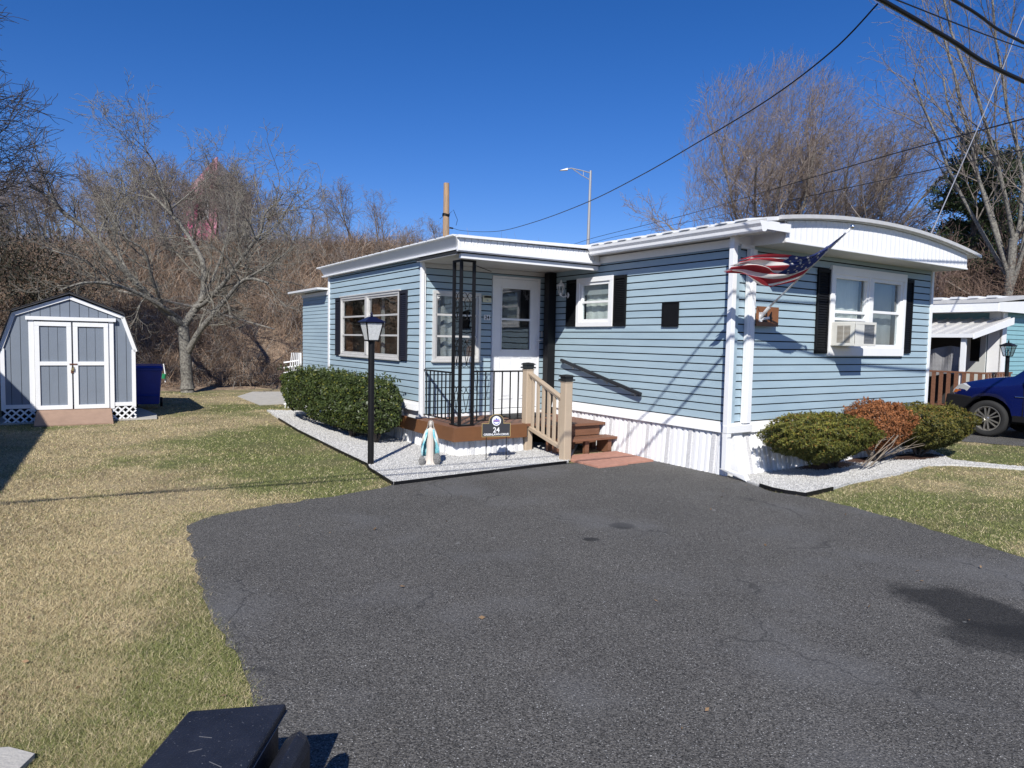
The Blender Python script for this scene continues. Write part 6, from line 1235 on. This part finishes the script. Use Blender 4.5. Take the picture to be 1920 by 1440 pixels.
# ================================================================== NEIGHBOURING HOME ON THE RIGHT
nh = thing('neighbour_home', 'teal sided mobile home with white awning porch beyond the parked car', 'house', (15, 2.2, 0)); TEAL = mat('siding_teal', (.215, .400, .440), .55, var=.05)
mb = MB(); Pn = on('y', 2.2, -1); Pm = on('x', 13.0, -1)
for k in range(20):
    z = .55 + .115 * k; mb.hexa([Pn(13, 0, z), Pn(18.5, 0, z), Pn(18.5, .02, z + .01), Pn(13, .02, z + .01)], [Pn(13, 0, z + .115), Pn(18.5, 0, z + .115), Pn(18.5, .004, z + .115), Pn(13, .004, z + .115)])
    mb.hexa([Pm(2.2, 0, z), Pm(14, 0, z), Pm(14, .02, z + .01), Pm(2.2, .02, z + .01)], [Pm(2.2, 0, z + .115), Pm(14, 0, z + .115), Pm(14, .004, z + .115), Pm(2.2, .004, z + .115)])
part('siding', mb, TEAL, nh, kind='stuff')
part('wall', MB().box(13.0, 18.5, 2.2, 14, 0, 2.86), mat('pale_wall', (.52, .53, .52), .6), nh)
part('corner_board', MB().box(12.93, 12.985, 2.16, 2.46, .0, 2.6).box(12.93, 13.16, 2.135, 2.195, .0, 2.6), WHITE, nh); part('foundation_wall', MB().box(12.9, 18.6, 2.1, 14.1, -.02, .53), WHITE2, nh)
part('porch_wall', MB().box(12.91, 12.975, 2.5, 7.5, .3, 2.42), mat('porch_wall', (.45, .46, .44), .7), nh)
pr = [(12.15, 2.92), (13.6, 3.06), (15.75, 3.14), (18, 3.05), (19.2, 2.92)]
part('roof', MB().prism([(x, 1.95, z - .10) for x, z in pr] + [(x, 1.95, z) for x, z in pr[::-1]], [(x, 14.2, z - .10) for x, z in pr] + [(x, 14.2, z) for x, z in pr[::-1]]), ALU, nh)
part('fascia', MB().box(12.17, 12.22, 1.97, 14, 2.60, 2.825), WHITE, nh); part('fascia', MB().prism([(12.2, 1.96, 2.60), (19, 1.96, 2.60), (19, 1.96, 2.82), (15.75, 1.96, 3.03), (12.2, 1.96, 2.82)], [(12.2, 2.0, 2.60), (19, 2.0, 2.60), (19, 2.0, 2.82), (15.75, 2.0, 3.03), (12.2, 2.0, 2.82)]), WHITE, nh)
part('soffit', MB().box(12.2, 13, 2.0, 14, 2.60, 2.62), SOFF, nh)
for k in range(14): y = 2.0 + .42 * k; part('roof_rib', MB().box(12.13, 12.9, y, y + .22, 2.93, 2.985), ROOFW, nh)
# awning
aw = part('awning', MB().hexa([(10.95, 1.95, 1.98), (10.95, 7.2, 1.98), (12.98, 7.2, 2.42), (12.98, 1.95, 2.42)], [(10.95, 1.95, 2.01), (10.95, 7.2, 2.01), (12.98, 7.2, 2.45), (12.98, 1.95, 2.45)]), ALU, nh)
for k in range(18): y = 2.0 + .29 * k; part('awning_rib', MB().hexa([(10.95, y, 2.01), (10.95, y + .05, 2.01), (12.98, y + .05, 2.45), (12.98, y, 2.45)], [(10.95, y, 2.045), (10.95, y + .05, 2.045), (12.98, y + .05, 2.485), (12.98, y, 2.485)]), ALU, aw)
part('awning_gutter', MB().box(10.88, 10.95, 1.93, 7.2, 1.93, 2.02), WHITE, nh); part('awning_rake', MB().hexa([(10.9, 1.92, 1.90), (10.9, 1.95, 1.90), (13.0, 1.95, 2.30), (13.0, 1.92, 2.30)], [(10.9, 1.92, 2.02), (10.9, 1.95, 2.02), (13.0, 1.95, 2.47), (13.0, 1.92, 2.47)]), WHITE, nh)
for y in (2.18, 4.6, 6.8): part('awning_post', MB().box(10.97, 11.05, y - .05, y + .05, .2, 1.96), WHITE, nh)
part('porch_floor', MB().box(10.95, 12.9, 1.9, 7.2, .06, .17), DECK, nh); part('hand_rail', MB().box(10.92, 11.02, 1.66, 7.2, 1.08, 1.12).box(11.02, 12.4, 1.66, 1.76, 1.08, 1.12), DECK, nh); part('bottom_rail', MB().box(10.95, 10.99, 1.7, 7.2, .22, .30), DECK, nh)
part('floor_edge', MB().box(10.90, 10.95, 1.9, 7.2, -.02, .13), WHITE2, nh)
for k in range(27): y = 1.72 + .17 * k; part('rail_slat', MB().box(10.925, 10.95, y, y + .085, .20, 1.08), DECK, nh)
for k in range(9): x = 11.03 + .15 * k; part('rail_slat', MB().box(x, x + .08, 1.66, 1.685, .2, 1.08), DECK, nh)
NC = mat('porch_curtain', (.22, .22, .225), .9, var=.15); mb = MB(); vs = []; n = 40
for j in range(8):
    for i in range(n + 1): y = 2.30 + 2.4 * i / n; vs.append((11.25 + .05 * sin(i * .9 + j * .3) * (.4 + j * .12), y, 1.0 + .68 * j / 7 + .05 * sin(i * .35)))
mb.add(vs, [(j * (n + 1) + i, j * (n + 1) + i + 1, (j + 1) * (n + 1) + i + 1, (j + 1) * (n + 1) + i) for j in range(7) for i in range(n)]); part('curtain', mb, NC, nh)
part('screen', MB().box(11.4, 11.42, 2.3, 7.0, .2, 1.95), mat('black_screen', (.015, .015, .015), .9), nh) if 0 else None
part('door', MB().box(12.86, 12.905, 2.47, 2.98, .3, 2.3), mat('porch_door', (.48, .49, .47), .6), nh); part('pane', MB().box(12.85, 12.859, 2.60, 2.82, 1.35, 2.15), mat('pane_black', (.01, .01, .01), .2), nh)
part('porch_dark_panel', MB().box(12.83, 12.90, 3.0, 7.2, .2, 2.4), mat('panel_near_black', (.03, .03, .032), .9), nh)  # near-black panel set just in front of the pale porch wall
lamp_post(11.28, 15.77, 1.80, 'black lamp post behind the blue car before the teal home', pane_m=GLASSL, roofm=BLACK)

# ================================================================== BLUE CAR (points to the back, seen from its left side)
car = thing('parked_car', 'dark blue off-road car with silver alloy wheels parked on the neighbouring driveway', 'car', (8.6, -1.2, 0))
PB = mat('car_blue', (.004, .009, .075), .25, coat=1.0, spec=.6); PBK = mat('car_black', (.009, .009, .010), .6, spec=.2, bump=.1, bscale=200); TY = mat('tyre', (.018, .018, .018), .85, bump=.5, bscale=60); AL = mat('alloy', (.62, .60, .56), .28, metal=.85)
XL, XR = 7.68, 9.48; XC = (XL + XR) / 2; YF, YW, YW2 = .96, .255, -2.375; YR = -3.42; WR = .345
def top(y):   # upper outline along the car
    return float(np.interp(y, [-3.42, -3.38, -3.25, -2.9, -2.0, -1.0, -.62, -.10, .3, .7, .86, .93, .96], [.98, 1.35, 1.60, 1.70, 1.74, 1.72, 1.64, 1.17, 1.12, 1.03, .95, .86, .70]))
def belt_(y): return float(np.interp(y, [-3.42, -3.3, -2, -.3, .3, .8, .96], [.85, 1.08, 1.06, 1.02, .99, .90, .66]))
def lowz(y):
    z = .36
    for w_ in (YW, YW2):
        if abs(y - w_) < .43: z = max(z, .345 + math.sqrt(max(0, .43 ** 2 - (y - w_) ** 2)))
    if y > .72: z = max(z, .52)
    return z
ys = sorted(set([round(v, 4) for v in list(np.linspace(YR, YF, 74)) + [YW - .43, YW + .43, YW2 - .43, YW2 + .43, .955]])); rows = []
for y in ys:
    wf = 1 - .10 * max(0, (y - .35) / .6) ** 2 - .06 * max(0, (-2.9 - y) / .5) ** 2; hw = (XR - XL) / 2 * wf; tz, bz, lz = top(y), belt_(y), lowz(y); fl = .015 * math.exp(-((y - YW) / .38) ** 2) + .015 * math.exp(-((y - YW2) / .38) ** 2)
    bz = min(bz, tz - .02); cab = max(0, (tz - 1.2) / .5)
    prof = [(hw - .015 + fl, lz), (hw + fl, max(lz + .01, .62 * bz + .1)), (hw + fl * .5, max(lz + .02, bz - .10)), (hw - .02, bz), (hw - .06 - .06 * cab, bz + (tz - bz) * .35), (hw - .13 - .12 * cab, tz - .05 * (tz - bz) - .01), (hw * .55, tz), (0, tz + .012)]
    rows.append([(XC - a, y, z) for a, z in prof] + [(XC + a, y, z) for a, z in prof[-2::-1]])
mb = MB(); n = len(rows[0]); vs = [p for r_ in rows for p in r_]
fs = [(i * n + j, i * n + j + 1, (i + 1) * n + j + 1, (i + 1) * n + j) for i in range(len(rows) - 1) for j in range(n - 1)] + [tuple(range(n)), tuple((len(rows) - 1) * n + j for j in range(n - 1, -1, -1))]; mb.add(vs, fs); part('body', mb, PB, car, smooth=True)
part('underbody', MB().box(XL + .12, XR - .12, YR + .1, YF - .15, .28, .62), PBK, car)
# side glass
mb = MB(); q = [(-.50, 1.10), (-2.0, 1.12), (-3.1, 1.14), (-3.0, 1.52), (-2.0, 1.58), (-1.05, 1.58)]; mb.prism([(XL + .035 + .10 * (z - 1.05), y, z) for y, z in q], [(XL + .09 + .10 * (z - 1.05), y, z) for y, z in q]); part('side_window', mb, mat('car_glass', (.012, .014, .016), .06, spec=.8), car)
mb = MB(); mb.add([(XL + .22, -.16, 1.19), (XR - .22, -.16, 1.19), (XR - .3, -.63, 1.62), (XL + .3, -.63, 1.62)], [(0, 1, 2, 3)]); part('windscreen', mb, mat('car_glass'), car)
part('wing_mirror', MB().box(XL - .14, XL + .03, -.62, -.45, 1.10, 1.24), PB, car, bevel=.03)
# black bumper and arch cladding
def arch(w_, nm):
    mb = MB(); n = 22
    for i in range(n):
        a, b = pi * i / n, pi * (i + 1) / n; ro, ri = .475, .40
        A = [(XL - .022, w_ + r_ * cos(t_), .345 + r_ * sin(t_) * .98) for t_, r_ in ((a, ri), (b, ri), (b, ro), (a, ro))]; B = [(XL + .12, p[1], p[2]) for p in A]; mb.hexa(A, B)
    part(nm, mb, PBK, car)
arch(YW2, 'arch_cladding')
mb = MB(); pf = [(.66, .40), (.86, .42), (.985, .50), (1.0, .60), (.975, .775), (.70, .765), (.52, .74), (.60, .60), (.64, .5)]; mb.prism([(XL - .012, y, z) for y, z in pf], [(XR + .012, y, z) for y, z in pf]); part('bumper', mb, PBK, car, bevel=.02)
mb = MB(); n = 14
for i in range(n):
    a, b = radians(10) + radians(60) * i / n, radians(10) + radians(60) * (i + 1) / n; A = [(XL - .02, YW + r_ * cos(t_), .345 + r_ * sin(t_)) for t_, r_ in ((a, .40), (b, .40), (b, .455), (a, .455))]; mb.hexa(A, [(XL + .12, p[1], p[2]) for p in A])
part('arch_cladding', mb, PBK, car); part('sill', MB().box(XL - .015, XL + .05, YW2 + .45, YW - .43, .33, .44), PBK, car)
mb = MB(); q = [(.57, .93), (.70, .985), (.80, .96), (.90, .86), (.925, .80), (.80, .785), (.66, .80)]; mb.prism([(XL + .02, y, z) for y, z in q], [(XL + .12, y, z + .01) for y, z in q]); mb.v = [(x + max(0, (y - .6)) * .30 - .012, y, z) for x, y, z in mb.v]; part('headlight', mb, mat('headlight', (.55, .56, .55), .12, coat=1), car, bevel=.008)
mb = MB(); q = [(.74, .86), (.86, .87), (.90, .81), (.78, .80)]; mb.prism([(XL + .0 + max(0, y - .6) * .3, y, z) for y, z in q], [(XL + .05 + max(0, y - .6) * .3, y, z) for y, z in q]); part('indicator', mb, mat('amber', (.55, .16, .04), .2), car)
part('door_line', MB().box(XL - .004, XL + .02, -.335, -.325, .45, 1.08), PBK, car); part('door_handle', MB().box(XL - .03, XL, -1.5, -1.32, .96, .99), PB, car, bevel=.006)
mb = MB(); mb.tube([(XL + .02, -.18, .80), (XL - .012, -.20, .795), (XL - .012, -.46, .795)], .010, 6); part('side_strip', mb, mat('chrome'), car)
for (w_, side) in [(YW, 0), (YW2, 0), (YW, 1), (YW2, 1)]:
    x0 = XL + .015 if not side else XR - .015; dx = 1 if not side else -1; ang = pi / 2
    prof = [(.225, .0), (.255, -.012), (.30, -.022), (.325, -.012), (WR, .015), (WR, .18), (.32, .205), (.23, .20)]; mb = MB()
    n = 40; V_ = []
    for r_, o_ in prof:
        for j in range(n): a = 2 * pi * j / n; V_.append((x0 + dx * o_, w_ + r_ * cos(a), .345 + r_ * sin(a)))
    mb.add(V_, [(i * n + j, i * n + (j + 1) % n, ((i + 1) % len(prof)) * n + (j + 1) % n, ((i + 1) % len(prof)) * n + j) for i in range(len(prof)) for j in range(n)]); wheel = part('wheel', mb, TY, car, smooth=True)
    mb = MB(); V_ = []
    for r_, o_ in [(.228, .0), (.236, -.008), (.222, -.010), (.205, .02), (.20, .12)]:
        for j in range(n): a = 2 * pi * j / n; V_.append((x0 + dx * o_, w_ + r_ * cos(a), .345 + r_ * sin(a)))
    mb.add(V_, [(i * n + j, i * n + (j + 1) % n, (i + 1) * n + (j + 1) % n, (i + 1) * n + j) for i in range(4) for j in range(n)])
    for s_ in range(6):
        for e in (-1, 1):
            a = pi / 2 + s_ * pi / 3; c_, d_ = Vector((0, cos(a), sin(a))), Vector((0, -sin(a), cos(a))); O_ = Vector((x0, w_, .345)); p = O_ + c_ * .04 + d_ * e * .014 - Vector((dx * .004, 0, 0)); q = O_ + c_ * .205 + d_ * e * .040 - Vector((dx * -.004, 0, 0))
            mb.bar(p, q, .024, .026, up=(1, 0, 0))
    part('rim', mb, AL, wheel); V_ = MB().lathe([(0, 0), (.045, 0), (.05, .01), (.03, .02), (0, .022)], (0, 0, 0), 16); V_.v = [(x0 + dx * (.006 - v[2]), w_ + v[0], .345 + v[1]) for v in V_.v]; part('hub_cap', V_, AL, wheel)
    mb = MB(); V_ = [(x0 + dx * .10, w_ + .20 * cos(2 * pi * j / 24), .345 + .20 * sin(2 * pi * j / 24)) for j in range(24)]; mb.add(V_, [tuple(range(24))]); part('brake_disc', mb, BLACK, wheel)
